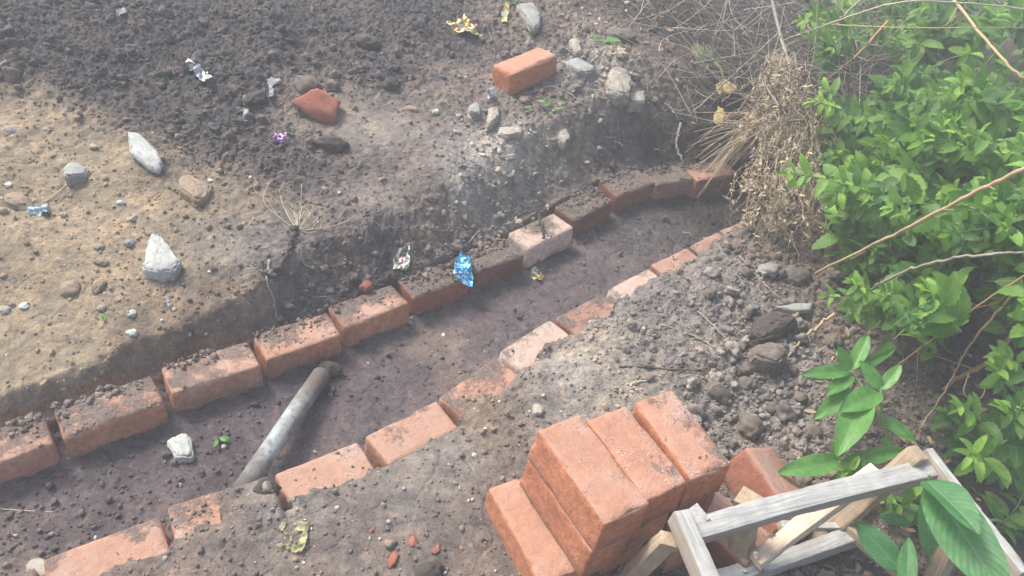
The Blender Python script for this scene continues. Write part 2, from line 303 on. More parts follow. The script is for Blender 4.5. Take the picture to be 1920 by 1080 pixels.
# (px, py, z, kind, lumpiness)
CP = [(50, 50, .26, 'k', 1), (300, 50, .27, 'k', 1), (550, 50, .28, 'k', 1), (800, 40, .29, 'k', .9), (150, 150, .22, 'k', 1), (420, 150, .24, 'k', 1), (700, 130, .26, 'k', .9),
      (300, 210, .19, 'k', .8), (400, 250, .19, 'k', .9), (500, 290, .2, 'k', .9), (620, 320, .18, 'k', .7), (-200, 100, .24, 'k', 1), (-300, 300, .14, 's', .2), (0, -150, .3, 'k', 1), (500, -150, .32, 'k', 1), (900, -100, .34, 'k', 1),
      (50, 240, .16, 's', .25), (200, 300, .17, 's', .15), (80, 400, .10, 's', .2), (300, 400, .13, 's', .2), (250, 520, .085, 's', .2), (100, 600, .055, 's', .1), (400, 370, .16, 's', .2), (30, 680, .03, 's', .05), (-200, 600, .045, 's', .1),
      (330, 590, .06, 'r', .2), (420, 560, .06, 'r', .3), (430, 470, .13, 'h', .15), (300, 640, .035, 'r', .1), (150, 680, .03, 's', .05), (500, 380, .16, 'r', .15), (500, 440, .11, 'g', .2), (560, 460, .13, 'g', .3),
      (560, 530, .06, 'k', .7), (640, 490, .10, 'k', .8), (740, 450, .10, 'k', .9), (620, 400, .14, 'b', .4), (700, 380, .15, 'g', .2), (680, 240, .2, 'h', .05), (620, 200, .22, 'b', .3),
      (780, 320, .17, 'b', .15), (760, 250, .2, 'g', .1), (850, 260, .2, 'g', .2), (820, 400, .12, 'b', .7), (880, 330, .16, 'd', .25), (930, 300, .17, 'd', .25), (960, 270, .2, 'd', .4), (850, 180, .23, 'b', .4), (800, 230, .2, 'b', .2),
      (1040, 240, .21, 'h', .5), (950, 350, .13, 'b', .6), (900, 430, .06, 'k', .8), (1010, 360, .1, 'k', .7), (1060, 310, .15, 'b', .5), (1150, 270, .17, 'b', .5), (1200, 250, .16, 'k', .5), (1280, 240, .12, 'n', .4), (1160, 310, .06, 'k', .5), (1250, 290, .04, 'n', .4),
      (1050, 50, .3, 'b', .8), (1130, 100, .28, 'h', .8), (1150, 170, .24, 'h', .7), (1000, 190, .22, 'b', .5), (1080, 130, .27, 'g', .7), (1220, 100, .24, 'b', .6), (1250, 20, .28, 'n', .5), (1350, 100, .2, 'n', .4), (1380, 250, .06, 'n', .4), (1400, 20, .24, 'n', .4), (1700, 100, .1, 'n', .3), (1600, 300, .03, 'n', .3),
      (450, 1050, .03, 'b', .12), (650, 950, .03, 'b', .06), (780, 900, .03, 'g', .03), (850, 1000, .03, 'b', .05), (300, 1078, .02, 'b', .15), (700, 1200, .03, 'b', .1), (150, 1200, .02, 'b', .2), (560, 960, .035, 'g', .12),
      (900, 780, .03, 'r', .25), (960, 730, .04, 'b', .3), (850, 850, .02, 'g', .1), (1050, 760, .03, 'g', .15), (1080, 680, .05, 'd', .2), (1150, 640, .05, 'h', .35), (1170, 700, .05, 'h', .2), (1040, 640, .05, 'b', .5), (1250, 560, .07, 'g', .5), (1350, 510, .08, 'g', .7), (1250, 620, .06, 'g', .5), (1300, 680, .05, 'g', .5),
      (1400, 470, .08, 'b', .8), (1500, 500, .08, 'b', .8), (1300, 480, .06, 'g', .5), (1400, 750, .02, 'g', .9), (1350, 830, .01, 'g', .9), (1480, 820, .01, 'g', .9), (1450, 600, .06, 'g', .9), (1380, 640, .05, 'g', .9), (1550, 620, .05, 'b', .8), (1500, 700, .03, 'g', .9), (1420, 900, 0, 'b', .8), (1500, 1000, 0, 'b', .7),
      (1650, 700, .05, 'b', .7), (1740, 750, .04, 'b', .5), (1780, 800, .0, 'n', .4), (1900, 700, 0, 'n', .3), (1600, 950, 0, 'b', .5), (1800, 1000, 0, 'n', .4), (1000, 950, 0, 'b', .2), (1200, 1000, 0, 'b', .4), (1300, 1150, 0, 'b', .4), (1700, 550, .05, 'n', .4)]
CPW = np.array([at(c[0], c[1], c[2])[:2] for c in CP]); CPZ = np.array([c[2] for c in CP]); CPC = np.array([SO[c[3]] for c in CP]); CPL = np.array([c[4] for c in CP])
# the bed of the trench
BP = [(100, 960, 'w', .16), (300, 870, 'w', .18), (450, 800, 'w', .17), (560, 780, 'w', .12), (700, 690, 'w', .12), (800, 650, 'b', .1), (900, 590, 'w', .1), (1000, 540, 'w', .1), (1100, 480, 'w', .15), (1200, 430, 'k', .3), (1320, 390, 'n', .3), (620, 700, 'w', .3), (760, 730, 'w', .06), (0, 1050, 'b', .15), (-200, 1050, 'w', .2)]
BPW = np.array([at(c[0], c[1], -.08)[:2] for c in BP]); BPC = np.array([SO[c[2]] for c in BP]); BPL = np.array([c[3] for c in BP])
def idw(x, y, PW, vals, soft=.09):
    num = [0.0] * vals.shape[1]; den = 0.0
    for p, v in zip(PW, vals):
        w = 1.0 / ((x - p[0]) ** 2 + (y - p[1]) ** 2 + soft * soft) ** 2
        den = den + w
        for k in range(len(num)): num[k] = num[k] + w * v[k]
    return [n / den for n in num]
# vertex lists run over UL / LL (with the added first vertex)
WPOS = [.125, .125, .125, .125, .12, .118, .10, .085, .125, .115, .115, .12, .125, .125, .12]
WWID = [.055, .055, .055, .06, .08, .14, .2, .22, .2, .25, .25, .22, .2, .2, .2]
WGAP = [-.05, -.05, -.05, -.05, -.045, -.02, .006, .008, -.01, .0, .0, -.01, -.01, 0, 0]
LCUT = [.11, .11, .10, .07, -.03, -.03, .10, .10, .095, .09, .09, .085, .07, .05, .05, .06, .07]
def ground(x, y):
    """height, colour, lumpiness at world x, y"""
    wx = x + .05 * fbm2(x, y, 5, 3, 11); wy = y + .05 * fbm2(x, y, 5, 3, 12)
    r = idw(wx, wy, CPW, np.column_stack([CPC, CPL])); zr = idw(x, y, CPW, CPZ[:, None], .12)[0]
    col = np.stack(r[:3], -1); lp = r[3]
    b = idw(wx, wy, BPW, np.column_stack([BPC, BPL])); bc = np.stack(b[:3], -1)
    du, tu = pl_dist(x, y, UL); dl, tl = pl_dist(x, y, LL); dl = -dl
    nz = fbm2(x, y, 9, 4, 21); nz2 = fbm2(x, y, 30, 3, 22)
    zbed = -.087 + .006 * nz + .003 * nz2 + .020 * np.clip(nz2 * 1.2 + .55, 0, 1) * (np.exp(-np.maximum(-du, 0) / .018) + np.exp(-np.maximum(-dl, 0) / .018))
    wp = np.interp(tu, range(len(UL)), WPOS); ww = np.interp(tu, range(len(UL)), WWID); wg = np.interp(tu, range(len(UL)), WGAP); lc = np.interp(tl, range(len(LL)), LCUT)
    e = .016 * nz + .013 * nz2
    wall = smooth((du - wp - e) / ww)
    zu = np.where(du < wp + e, wg + .004 * nz2, wg + (zr - wg) * wall)
    ku = smooth((du - .105 - .3 * e) / .012); zu = zbed + (zu - zbed) * ku
    lce = np.minimum(lc + e * 2.4, .102); kl = smooth((dl - lce) / .018)
    zl = zbed + (np.maximum(zr, .012) * smooth((dl - lce) / .16 + .35) + .003 - zbed) * kl
    mid = (du < 0.05) & (dl < .02)
    left = du >= 0.05
    z = np.where(mid, zbed, np.where(left, zu, zl))
    bedm = np.clip(1 - np.where(left, ku, kl), 0, 1)
    bm = np.where(mid, 1.0, bedm)
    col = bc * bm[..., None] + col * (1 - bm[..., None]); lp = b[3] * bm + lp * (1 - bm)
    # browner cut wall of the bank, its band of shade painted in darker
    cut = left * wall * (1 - wall) * 4 * (tu < 6); col = col * (1 - .4 * cut[..., None]) + np.array(SO['b']) * .95 * .4 * cut[..., None]
    z = z + cut * (.016 * nz2 + .010 * fbm2(x, y, 60, 2, 23)); lp = np.maximum(lp, .45 * cut)
    return z, col, np.clip(lp, 0, 1)
def relief(x, y, z, lp):
    """lumps and roughness on top of the smooth height"""
    far = 1.0
    r = .010 * fbm2(x, y, 7, 3, 31) * (.35 + lp) + .0055 * fbm2(x, y, 45, 4, 33, .65) * (.25 + lp)
    r = r + lp * (.017 * lumps(x, y, .052, 41) * smooth(fbm2(x, y, 8, 2, 51) * 1.2 + .7) + .013 * lumps(x, y + .3, .021, 42) + .006 * lumps(x, y, .010, 43))
    r = r + (1 - lp) * .0025 * lumps(x, y, .011, 44) - lp * .012
    r = r + (.006 + .006 * lp) * (1 - 2 * np.abs(fbm2(x, y, 21, 4, 81, .6))) * np.clip(lp * 2.5, .12, 1)
    # drying cracks
    c = np.abs(fbm2(x, y, 11, 2, 61)); r = r - .006 * np.exp(-(c / .02) ** 2) * (1 - lp) * .8
    return z + r

def axis(lo, hi, step, ends):
    core = np.arange(lo, hi, step); a = [core[0]]; s = step
    while a[-1] > ends[0]: s *= 1.22; a.append(a[-1] - s)
    b = [core[-1]]; s = step
    while b[-1] < ends[1]: s *= 1.22; b.append(b[-1] + s)
    return np.concatenate([np.array(a[:0:-1]), core, np.array(b[1:])])
GX = axis(-2.15, 1.75, .0042, (-90, 90)); GY = axis(.55, 4.1, .0042, (-60, 120))
gx, gy = np.meshgrid(GX, GY); 
gz, gc, gl = ground(gx, gy)
gzr = relief(gx, gy, gz, gl)
ny, nx = gx.shape
idx = np.arange(nx * ny).reshape(ny, nx)
quads = np.stack([idx[:-1, :-1], idx[:-1, 1:], idx[1:, 1:], idx[1:, :-1]], -1).reshape(-1, 4)
# litter-dark speckle of colour on the soil itself
gcol = gc * (1 + .18 * fbm2(gx, gy, 16, 4, 71))[..., None]
me = make_mesh('ground', np.stack([gx, gy, gzr], -1).reshape(-1, 3), quads, True, None, {'soil': gcol.reshape(-1, 3)})
g_obj = link('ground', me, M['soil']); tag(g_obj, kind='structure')

def gh(x, y):
    """height of the finished ground mesh (bilinear)"""
    x = np.asarray(x, float); y = np.asarray(y, float)
    i = np.clip(np.searchsorted(GX, x) - 1, 0, nx - 2); j = np.clip(np.searchsorted(GY, y) - 1, 0, ny - 2)
    u = (x - GX[i]) / (GX[i + 1] - GX[i]); v = (y - GY[j]) / (GY[j + 1] - GY[j])
    return (gzr[j, i] * (1 - u) + gzr[j, i + 1] * u) * (1 - v) + (gzr[j + 1, i] * (1 - u) + gzr[j + 1, i + 1] * u) * v
def gat(px, py, lift=0.0):
    """the point of the ground seen at a pixel, searched along its ray"""
    d = ray(px, py); o = np.array([0, 0, H]); t0 = (0.45 - H) / d[2]; t1 = (-.15 - H) / d[2]
    ts = np.linspace(t0, t1, 500); P = o + d * ts[:, None]; below = P[:, 2] <= gh(P[:, 0], P[:, 1]) + lift
    k = int(np.argmax(below)) if below.any() else len(ts) - 1
    return P[k]

# ------------------------------------------------------------------ bricks
def brick_mesh(dims, seed, r=.007, wear=1.0, breakx=None):
    e = np.array(dims) / 2
    ax = []
    for k in range(3):
        n = max(2, int(2 * (e[k] - r) / .0085)); core = np.linspace(-(e[k] - r), e[k] - r, n + 1)
        ax.append(np.concatenate([[-e[k], -e[k] + .3 * r], core, [e[k] - .3 * r, e[k]]]))
    V = {}; P = []; Fs = []
    def vid(i, j, k):
        t = (i, j, k)
        if t not in V: V[t] = len(P); P.append((ax[0][i], ax[1][j], ax[2][k]))
        return V[t]
    n = [len(a) - 1 for a in ax]
    for d in range(3):
        a, b = [(1, 2), (2, 0), (0, 1)][d]
        for side in (0, 1):
            for u in range(n[a]):
                for v in range(n[b]):
                    q = []
                    for (uu, vv) in ((u, v), (u + 1, v), (u + 1, v + 1), (u, v + 1)):
                        t = [0, 0, 0]; t[d] = n[d] * side; t[a] = uu; t[b] = vv; q.append(vid(*t))
                    Fs.append(q if side else q[::-1])
    P = np.array(P); q = np.clip(P, -(e - r), e - r); dv = P - q; ln = np.linalg.norm(dv, axis=1, keepdims=True); nr = dv / np.maximum(ln, 1e-9); P2 = q + nr * np.minimum(ln, r)
    s3 = np.full(3, seed * 3.7)
    edge = np.sort(e - np.abs(P), axis=1)[:, 1]; ed = np.clip(1 - edge / .016, 0, 1)
    n1 = noise3(P * 9 + s3, 3); n2 = noise3(P * 38 + s3, 4); n3 = noise3(P * 120 + s3, 5)
    amt = .0022 * n1 + .0012 * n2 + .0005 * n3 - wear * ed * (.0035 * np.maximum(0, n2 + .1) + .010 * np.maximum(0, noise3(P * 26 + s3, 6) - .35)) 
    P2 = P2 + nr * amt[:, None]
    P2[:, 0] += .003 * noise3(P * 5 + s3, 8) * (np.abs(P[:, 0]) / e[0]); P2[:, 1] += .0025 * noise3(P * 6 + s3, 9)
    # hand-moulded: a bit narrower at the top
    tp = 1 - .02 * (P[:, 2] / e[2]); P2[:, 0] *= tp ; P2[:, 1] *= tp
    if breakx is not None:
        lim = breakx + .018 * noise3(P * 22 + s3, 12) + .25 * P[:, 2]; P2[:, 0] = np.where(P2[:, 0] > lim, lim + .004 * noise3(P2 * 60, 13), P2[:, 0])
    P2[:, 2] += e[2]
    return make_mesh('brick', P2, np.array(Fs))
BRICKS = []                                     # footprints for the crumbs: (matrix, dims, dirt)
def place_brick(center, rz, label, group, col, dirt, dims=(.235, .112, .092), tilt=(0, 0), seed=1, r=.007, wear=1.0, name='brick', breakx=None, crumbs=1.0):
    o = link(name, brick_mesh(dims, seed, r, wear, breakx), M['brick'], None, center, (tilt[0], tilt[1], rz))
    o.color = tuple(col) + (dirt,); tag(o, label, 'brick', group)
    BRICKS.append((Matrix.Translation(center) @ o.rotation_euler.to_matrix().to_4x4(), dims, dirt * crumbs)); return o
OR = (.45, .225, .14); RD = (.30, .13, .088); DK = (.19, .095, .07); PK = (.46, .255, .175); WH = (.60, .50, .43); TN = (.33, .21, .15)
G1 = 'bricks set along the far side of the trench'
urow = [ # px of the trench-side top edge (left end, right end), colour, soil, label, z
    ((-132, 915), (100, 832), PK, .62, 'orange brick cut off by the left edge of the photo, in the far row', 0, -1),
    ((118, 825), (308, 757), OR, .66, 'second brick from the left in the far row, its top crusted with soil', .0, 0),
    ((322, 742), (490, 686), PK, .55, 'third orange brick from the left in the far row, above the white stone', 0, 0),
    ((500, 675), (641, 628), OR, .5, 'orange brick in the far row right above the upper end of the grey pipe', 0, 0),
    ((647, 617), (769, 570), OR, .6, 'fifth brick of the far row from the left, a pale curved stem on top', 0, 0),
    ((776, 560), (884, 520), RD, .95, 'soil-covered brick in the far row whose right end lies under the blue wrapper', 0, 0),
    ((890, 512), (986, 478), DK, 1.25, 'dark brick almost hidden by soil, just left of the white-topped brick in the far row', .0, 0),
    ((992, 470), (1078, 430), WH, .50, 'white-topped brick with a dark smear in the far row', .006, 0),
    ((1080, 417), (1152, 378), DK, 1.3, 'dark muddy brick directly right of the white-topped brick in the far row', .004, 0),
    ((1157, 372), (1229, 345), RD, .8, 'dark red brick with two soil patches, fourth from the far end of the far row', .010, 0),
    ((1232, 350), (1303, 338), TN, .8, 'brown brick with a round soil patch, second from the far end of the far row', .006, 0),
    ((1308, 345), (1386, 330), RD, .5, 'last red brick at the far end of the trench, below the dry stalks', .01, 0)]
urow[9] = urow[9][:4] + ('dark red brick with two soil patches, third from the far end of the far row',) + urow[9][5:]
for i, (a, b, c, d, lab, zt, _) in enumerate(urow):
    A, B = at(*a, 0)[:2], at(*b, 0)[:2]; L_ = float(np.linalg.norm(B - A)); dr = (B - A) / L_; nrm = np.array([-dr[1], dr[0]]); W = .112
    ct = (A + B) / 2 + nrm * W / 2
    place_brick((ct[0], ct[1], zt - .095), math.atan2(dr[1], dr[0]), lab, G1, c, d, (L_ + .002, W, .096), ((rng.random() - .5) * .05, (rng.random() - .5) * .03), seed=i + 1, r=.008 + .002 * rng.random(), wear=1 + .6 * (i > 5))
G2 = 'bricks set along the near side of the trench'
lrow = [((-75, 1110), (66, 1052), OR, 1.0, 'brick end peeking in at the bottom left corner, in the near row', -.01),
    ((78, 1047), (300, 967), OR, .35, 'large orange brick at the bottom left of the photo, in the near row', .0),
    ((312, 950), (420, 916), OR, .5, 'brick half buried in soil beside the lower end of the grey pipe', 0),
    ((512, 890), (672, 824), PK, .3, 'long orange brick in the near row, immediately right of the pipe\'s lower end', 0),
    ((684, 818), (818, 750), PK, .4, 'orange brick in the near row between the pipe-side brick and the mud-topped one', 0),
    ((822, 745), (930, 668), OR, .55, 'brick in the near row half covered by mud, left of a pale pink brick', 0),
    ((933, 661), (1030, 600), WH, .35, 'pale pinkish speckled brick in the near row, nearest to the brick stack', .004),
    ((1041, 597), (1130, 550), RD, .5, 'red brick in the near row between the two pale bricks', .0),
    ((1138, 545), (1216, 503), WH, .35, 'whitish brick in the near row half hidden under grey rubble', .004),
    ((1219, 495), (1288, 464), RD, .3, 'dark red brick in the near row just beyond the whitish brick', .0),
    ((1291, 462), (1344, 432), DK, .3, 'dark red brick in the near row, second from its far end', 0),
    ((1348, 432), (1397, 412), DK, .3, 'last dark red brick of the near row, at the foot of the dry weed', .0)]
for i, (a, b, c, d, lab, zt) in enumerate(lrow):
    A, B = at(*a, 0)[:2], at(*b, 0)[:2]; L_ = float(np.linalg.norm(B - A)); dr = (B - A) / L_; nrm = np.array([dr[1], -dr[0]]); W = .112
    ct = (A + B) / 2 + nrm * W / 2
    place_brick((ct[0], ct[1], zt - .095), math.atan2(dr[1], dr[0]), lab, G2, c, d, (L_ + .002, W, .096), ((rng.random() - .5) * .04, (rng.random() - .5) * .03), seed=i + 31, r=.008, crumbs=.7)
# the stack by the wooden frame
G3 = 'stacked bricks near the wooden frame'; SK = (.50, .21, .115); SKP = (.44, .205, .14)
def stack_brick(px_a, px_d, z, label, col, dirt, W=.118, seed=1, tilt=(0, 0), side=1, Lf=None, zr=None, out=0.0, hh=.104):
    """px_a: near-left top corner, px_d: the other end of the same long top edge; the brick lies on its left side (side=1)"""
    A, D = (at(*px_a, z), at(*px_d, z)) if zr is None else (at(*px_a, zr), at(*px_d, zr)); L_ = float(np.linalg.norm(D - A)) if Lf is None else Lf; dr = (D - A)[:2] / np.linalg.norm(D - A); nrm = np.array([-dr[1], dr[0]]) * side
    ct = A[:2] + dr * L_ / 2 + nrm * (W / 2 - out)
    return place_brick((ct[0], ct[1], z - hh), math.atan2(dr[1], dr[0]), label, G3, col, dirt, (L_, W, hh), tilt, seed, .006, 1.3, crumbs=.25)
stack_brick((1001, 807), (1131, 991), .306, 'front brick on the top layer of the stack, its orange side facing the trench', SK, .22, .122, 61, (math.radians(-3), 0))
stack_brick((1098, 787), (1216, 942), .304, 'middle brick of the three on top of the stack', SK, .3, .114, 62)
stack_brick((1186, 752), (1298, 902), .307, 'back brick on the top layer of the stack, sprinkled with white grit', SK, .4, .116, 63)
stack_brick((1001, 807), (1131, 991), .203, 'orange brick under the front top brick of the stack', SK, .1, .118, 64, (math.radians(-3), 0), zr=.306, out=.005)
stack_brick((1098, 787), (1216, 942), .203, 'second-layer brick under the middle top brick of the stack', SK, .1, .112, 65, (0, 0), zr=.304, out=.004)
stack_brick((1186, 752), (1298, 902), .203, 'brick under the back top brick of the stack, end facing the frame', RD, .1, .118, 66, zr=.307)
stack_brick((914, 914), (1016, 1101), .10, 'lowest brick jutting out at the left foot of the stack', SK, .3, .115, 67)
stack_brick((1030, 890), (1140, 1050), .10, 'bottom-layer brick under the front of the stack', SK, .1, .118, 68)
stack_brick((1150, 880), (1260, 1040), .10, 'bottom-layer brick under the middle of the stack', SK, .1, .118, 69)
# loose ones round the stack
def loose(pxc, z, ang, label, col, dirt, dims=(.235, .115, .092), tilt=(0, 0), seed=1, r=.009, **k):
    c = at(*pxc, z)
    return place_brick((c[0], c[1], z), math.radians(ang), label, 'loose bricks', col, dirt, dims, tilt, seed, r, .9, **k)
loose((1330, 1005), .0, -38, 'dark red brick behind the wooden frame, low against the stack', RD, .2, (.235, .115, .11), (math.radians(10), 0), 71, crumbs=.2)
loose((1420, 935), -.01, -62, 'dark red rough brick leaning at the back right of the stack', (.30, .10, .055), .15, (.19, .115, .10), (math.radians(-28), 0), 72, wear=None) if False else loose((1412, 945), .0, -60, 'dark red rough brick leaning at the back right of the stack', (.30, .115, .07), .15, (.21, .13, .11), (math.radians(-24), math.radians(5)), 72, crumbs=.2)
lb = gat(985, 150)
place_brick((lb[0] + .0, lb[1] + .0, lb[2] - .012), math.radians(51), 'lone clean orange brick lying on the dark heap beyond the trench', 'loose bricks', (.50, .20, .10), .12, (.262, .115, .10), (math.radians(-5), math.radians(-6)), 73, .014, 1.2, crumbs=.1)

# ------------------------------------------------------------------ stones, chips, clods
def rock_mesh(dims, seed, angular=.5, detail=3):
    r = random.Random(seed); bm = bmesh.new()
    n = 12 if angular > .6 else 22
    for k in range(n):
        v = Vector((r.gauss(0, 1), r.gauss(0, 1), r.gauss(0, 1))).normalized() * (r.uniform(.8, 1.05) if angular > .6 else r.uniform(.92, 1))
        bm.verts.new(v)
    bmesh.ops.convex_hull(bm, input=bm.verts)
    for v in [v for v in bm.verts if not v.link_faces]: bm.verts.remove(v)
    bmesh.ops.triangulate(bm, faces=bm.faces)
    bmesh.ops.subdivide_edges(bm, edges=bm.edges, cuts=3 if detail > 2 else 1, use_grid_fill=True, smooth=0.0 if angular > .6 else .6)
    bmesh.ops.smooth_vert(bm, verts=bm.verts, factor=.5 if angular > .6 else .9, use_axis_x=True, use_axis_y=True, use_axis_z=True)
    V = np.array([v.co[:] for v in bm.verts]); Fs = np.array([[v.index for v in f.verts] for f in bm.faces]) if True else None
    bm.verts.index_update(); Fs = np.array([[v.index for v in f.verts] for f in bm.faces]); bm.free()
    nrm = V / np.maximum(np.linalg.norm(V, axis=1, keepdims=True), 1e-6)
    a = .085 if angular > .6 else .2
    V = V + nrm * (a * noise3(V * 2.3 + seed, 1) + a * .7 * noise3(V * 5 + seed, 2) + a * .4 * noise3(V * 11 + seed, 3) + a * .2 * noise3(V * 23 + seed, 4))[:, None]
    V = V * np.array(dims) / 2
    return make_mesh('stone', V, Fs, True)
def slab_mesh(poly, thick, seed, dome=.05):
    """a broken piece with a traced outline: poly = local xy points"""
    r = random.Random(seed); bm = bmesh.new(); P = np.array(poly); c = P.mean(0)
    for p in P:
        d = p - c; bm.verts.new((c[0] + d[0] * .92, c[1] + d[1] * .92, thick * (r.uniform(.8, .95) + .0))); bm.verts.new((p[0], p[1], thick * r.uniform(.3, .45))); bm.verts.new((c[0] + d[0] * .9, c[1] + d[1] * .9, -thick * .5))
    bm.verts.new((c[0] + r.uniform(-.1, .1) * thick, c[1], thick * (1 + dome)))
    bmesh.ops.convex_hull(bm, input=bm.verts)
    for v in [v for v in bm.verts if not v.link_faces]: bm.verts.remove(v)
    bmesh.ops.bevel(bm, geom=list(bm.edges), offset=thick * .09, segments=2, affect='EDGES')
    bmesh.ops.triangulate(bm, faces=bm.faces); bmesh.ops.subdivide_edges(bm, edges=bm.edges, cuts=3, use_grid_fill=True)
    bm.verts.index_update(); V = np.array([v.co[:] for v in bm.verts]); Fs = np.array([[v.index for v in f.verts] for f in bm.faces]); bm.free()
    V += .07 * thick * np.stack([noise3(V / thick * 1.6 + seed, s) for s in (1, 2, 3)], -1) + .06 * thick * np.stack([noise3(V / thick * 5 + seed, s) for s in (4, 5, 6)], -1) + .025 * thick * np.stack([noise3(V / thick * 13 + seed, s) for s in (7, 8, 9)], -1)
    me_ = make_mesh('stone', V, Fs, True); return me_
def slab(name, px_poly, thick, mat, label, cat, seed, lift=.0, tilt=(0, 0), group=None, sink=.5):
    cx = sum(p[0] for p in px_poly) / len(px_poly); cy = sum(p[1] for p in px_poly) / len(px_poly)
    g = gat(cx, cy, lift + thick * (1 - sink)); z = g[2]
    W = [at(p[0], p[1], z)[:2] - g[:2] for p in px_poly]
    o = link(name, slab_mesh(W, thick, seed), M[mat], None, (g[0], g[1], z - thick * .7), (tilt[0], tilt[1], 0)); tag(o, label, cat, group); return o
slab('stone', [(283, 428), (300, 440), (322, 468), (342, 496), (328, 510), (300, 516), (264, 508), (272, 470)], .036, 'white_stone', 'large pointed white-faced stone on the sandy ground', 'stone', 1)
slab('stone', [(240, 256), (262, 258), (292, 280), (306, 300), (298, 313), (278, 308), (243, 286)], .016, 'white_stone', 'flat grey-white stone flake tilted up on the sand below the dark soil', 'stone', 2, .015, (math.radians(10), math.radians(8)))
slab('stone', [(118, 318), (128, 306), (150, 306), (168, 318), (160, 330), (136, 328), (122, 334)], .03, 'grey_stone', 'small grey stone with curved back, on the sand near the left edge', 'stone', 3)
slab('stone', [(312, 830), (318, 820), (345, 810), (358, 820), (365, 860), (330, 862), (322, 845)], .035, 'white_stone', 'white broken stone lying on the trench bed', 'stone', 4)
slab('stone', [(333, 335), (355, 328), (398, 350), (390, 372), (368, 382), (335, 355)], .04, 'tan_stone', 'brown half-buried stone block right of the sandy slope', 'stone', 5)
slab('stone', [(1065, 112), (1085, 108), (1120, 128), (1105, 138), (1085, 134), (1060, 120)], .03, 'grey_stone', 'pale blue-grey flat stone right of the lone brick', 'stone', 6)
slab('stone', [(1138, 140), (1150, 125), (1175, 130), (1186, 150), (1182, 180), (1160, 178), (1138, 165)], .05, 'pale_chunk', 'round pale concrete lump at the edge of the dry brush', 'stone', 7)
slab('stone', [(1178, 175), (1210, 170), (1210, 195), (1176, 193)], .04, 'pale_chunk', 'small square pale chunk below the round concrete lump', 'stone', 8)
slab('stone', [(915, 205), (935, 198), (938, 215), (925, 232), (912, 240)], .04, 'pale_chunk', 'upright pale chunk just below the lone brick', 'stone', 9)
slab('stone', [(935, 240), (978, 236), (980, 250), (950, 258), (932, 252)], .03, 'pale_chunk', 'flat cream chunk under the upright pale chunk', 'stone', 10)
slab('stone', [(878, 200), (892, 192), (902, 200), (900, 214), (878, 212)], .03, 'grey_stone', 'small grey rock left of the upright pale chunk', 'stone', 11)
slab('stone', [(1045, 235), (1062, 240), (1070, 258), (1060, 270), (1048, 260)], .03, 'pale_chunk', 'long pale chunk above the bare bank, right of the cream chunk', 'stone', 12)
slab('stone', [(1280, 760), (1305, 758), (1320, 780), (1316, 800), (1290, 790)], .03, 'grey_stone', 'bluish white stone just behind the stack of bricks', 'stone', 13)
slab('stone', [(998, 762), (1006, 756), (1020, 765), (1018, 778), (1002, 776)], .02, 'pale_chunk', 'small pale stone on the smooth soil between near row and stack', 'stone', 14)
slab('stone', [(1015, 25), (1000, 5), (968, 8), (985, 30), (1000, 55), (1012, 50)], .03, 'grey_stone', 'long grey stone near the top edge beyond the lone brick', 'stone', 15)
slab('stone', [(1068, 60), (1085, 75), (1092, 100), (1080, 100), (1065, 72)], .025, 'pale_chunk', 'narrow pale chunk standing above the blue-grey stone', 'stone', 16)
slab('brick_fragment', [(1415, 600), (1440, 588), (1480, 590), (1500, 605), (1462, 630), (1430, 640), (1405, 630)], .06, 'dark_clod', 'dark brown burnt brick piece in the grey rubble under the leaves', 'brick piece', 17, .02)
slab('stone', [(1410, 650), (1440, 640), (1475, 648), (1480, 670), (1450, 685), (1412, 675)], .06, 'soil_clod', 'large dry grey-brown clod below the dark burnt brick piece', 'clod', 18, .01)
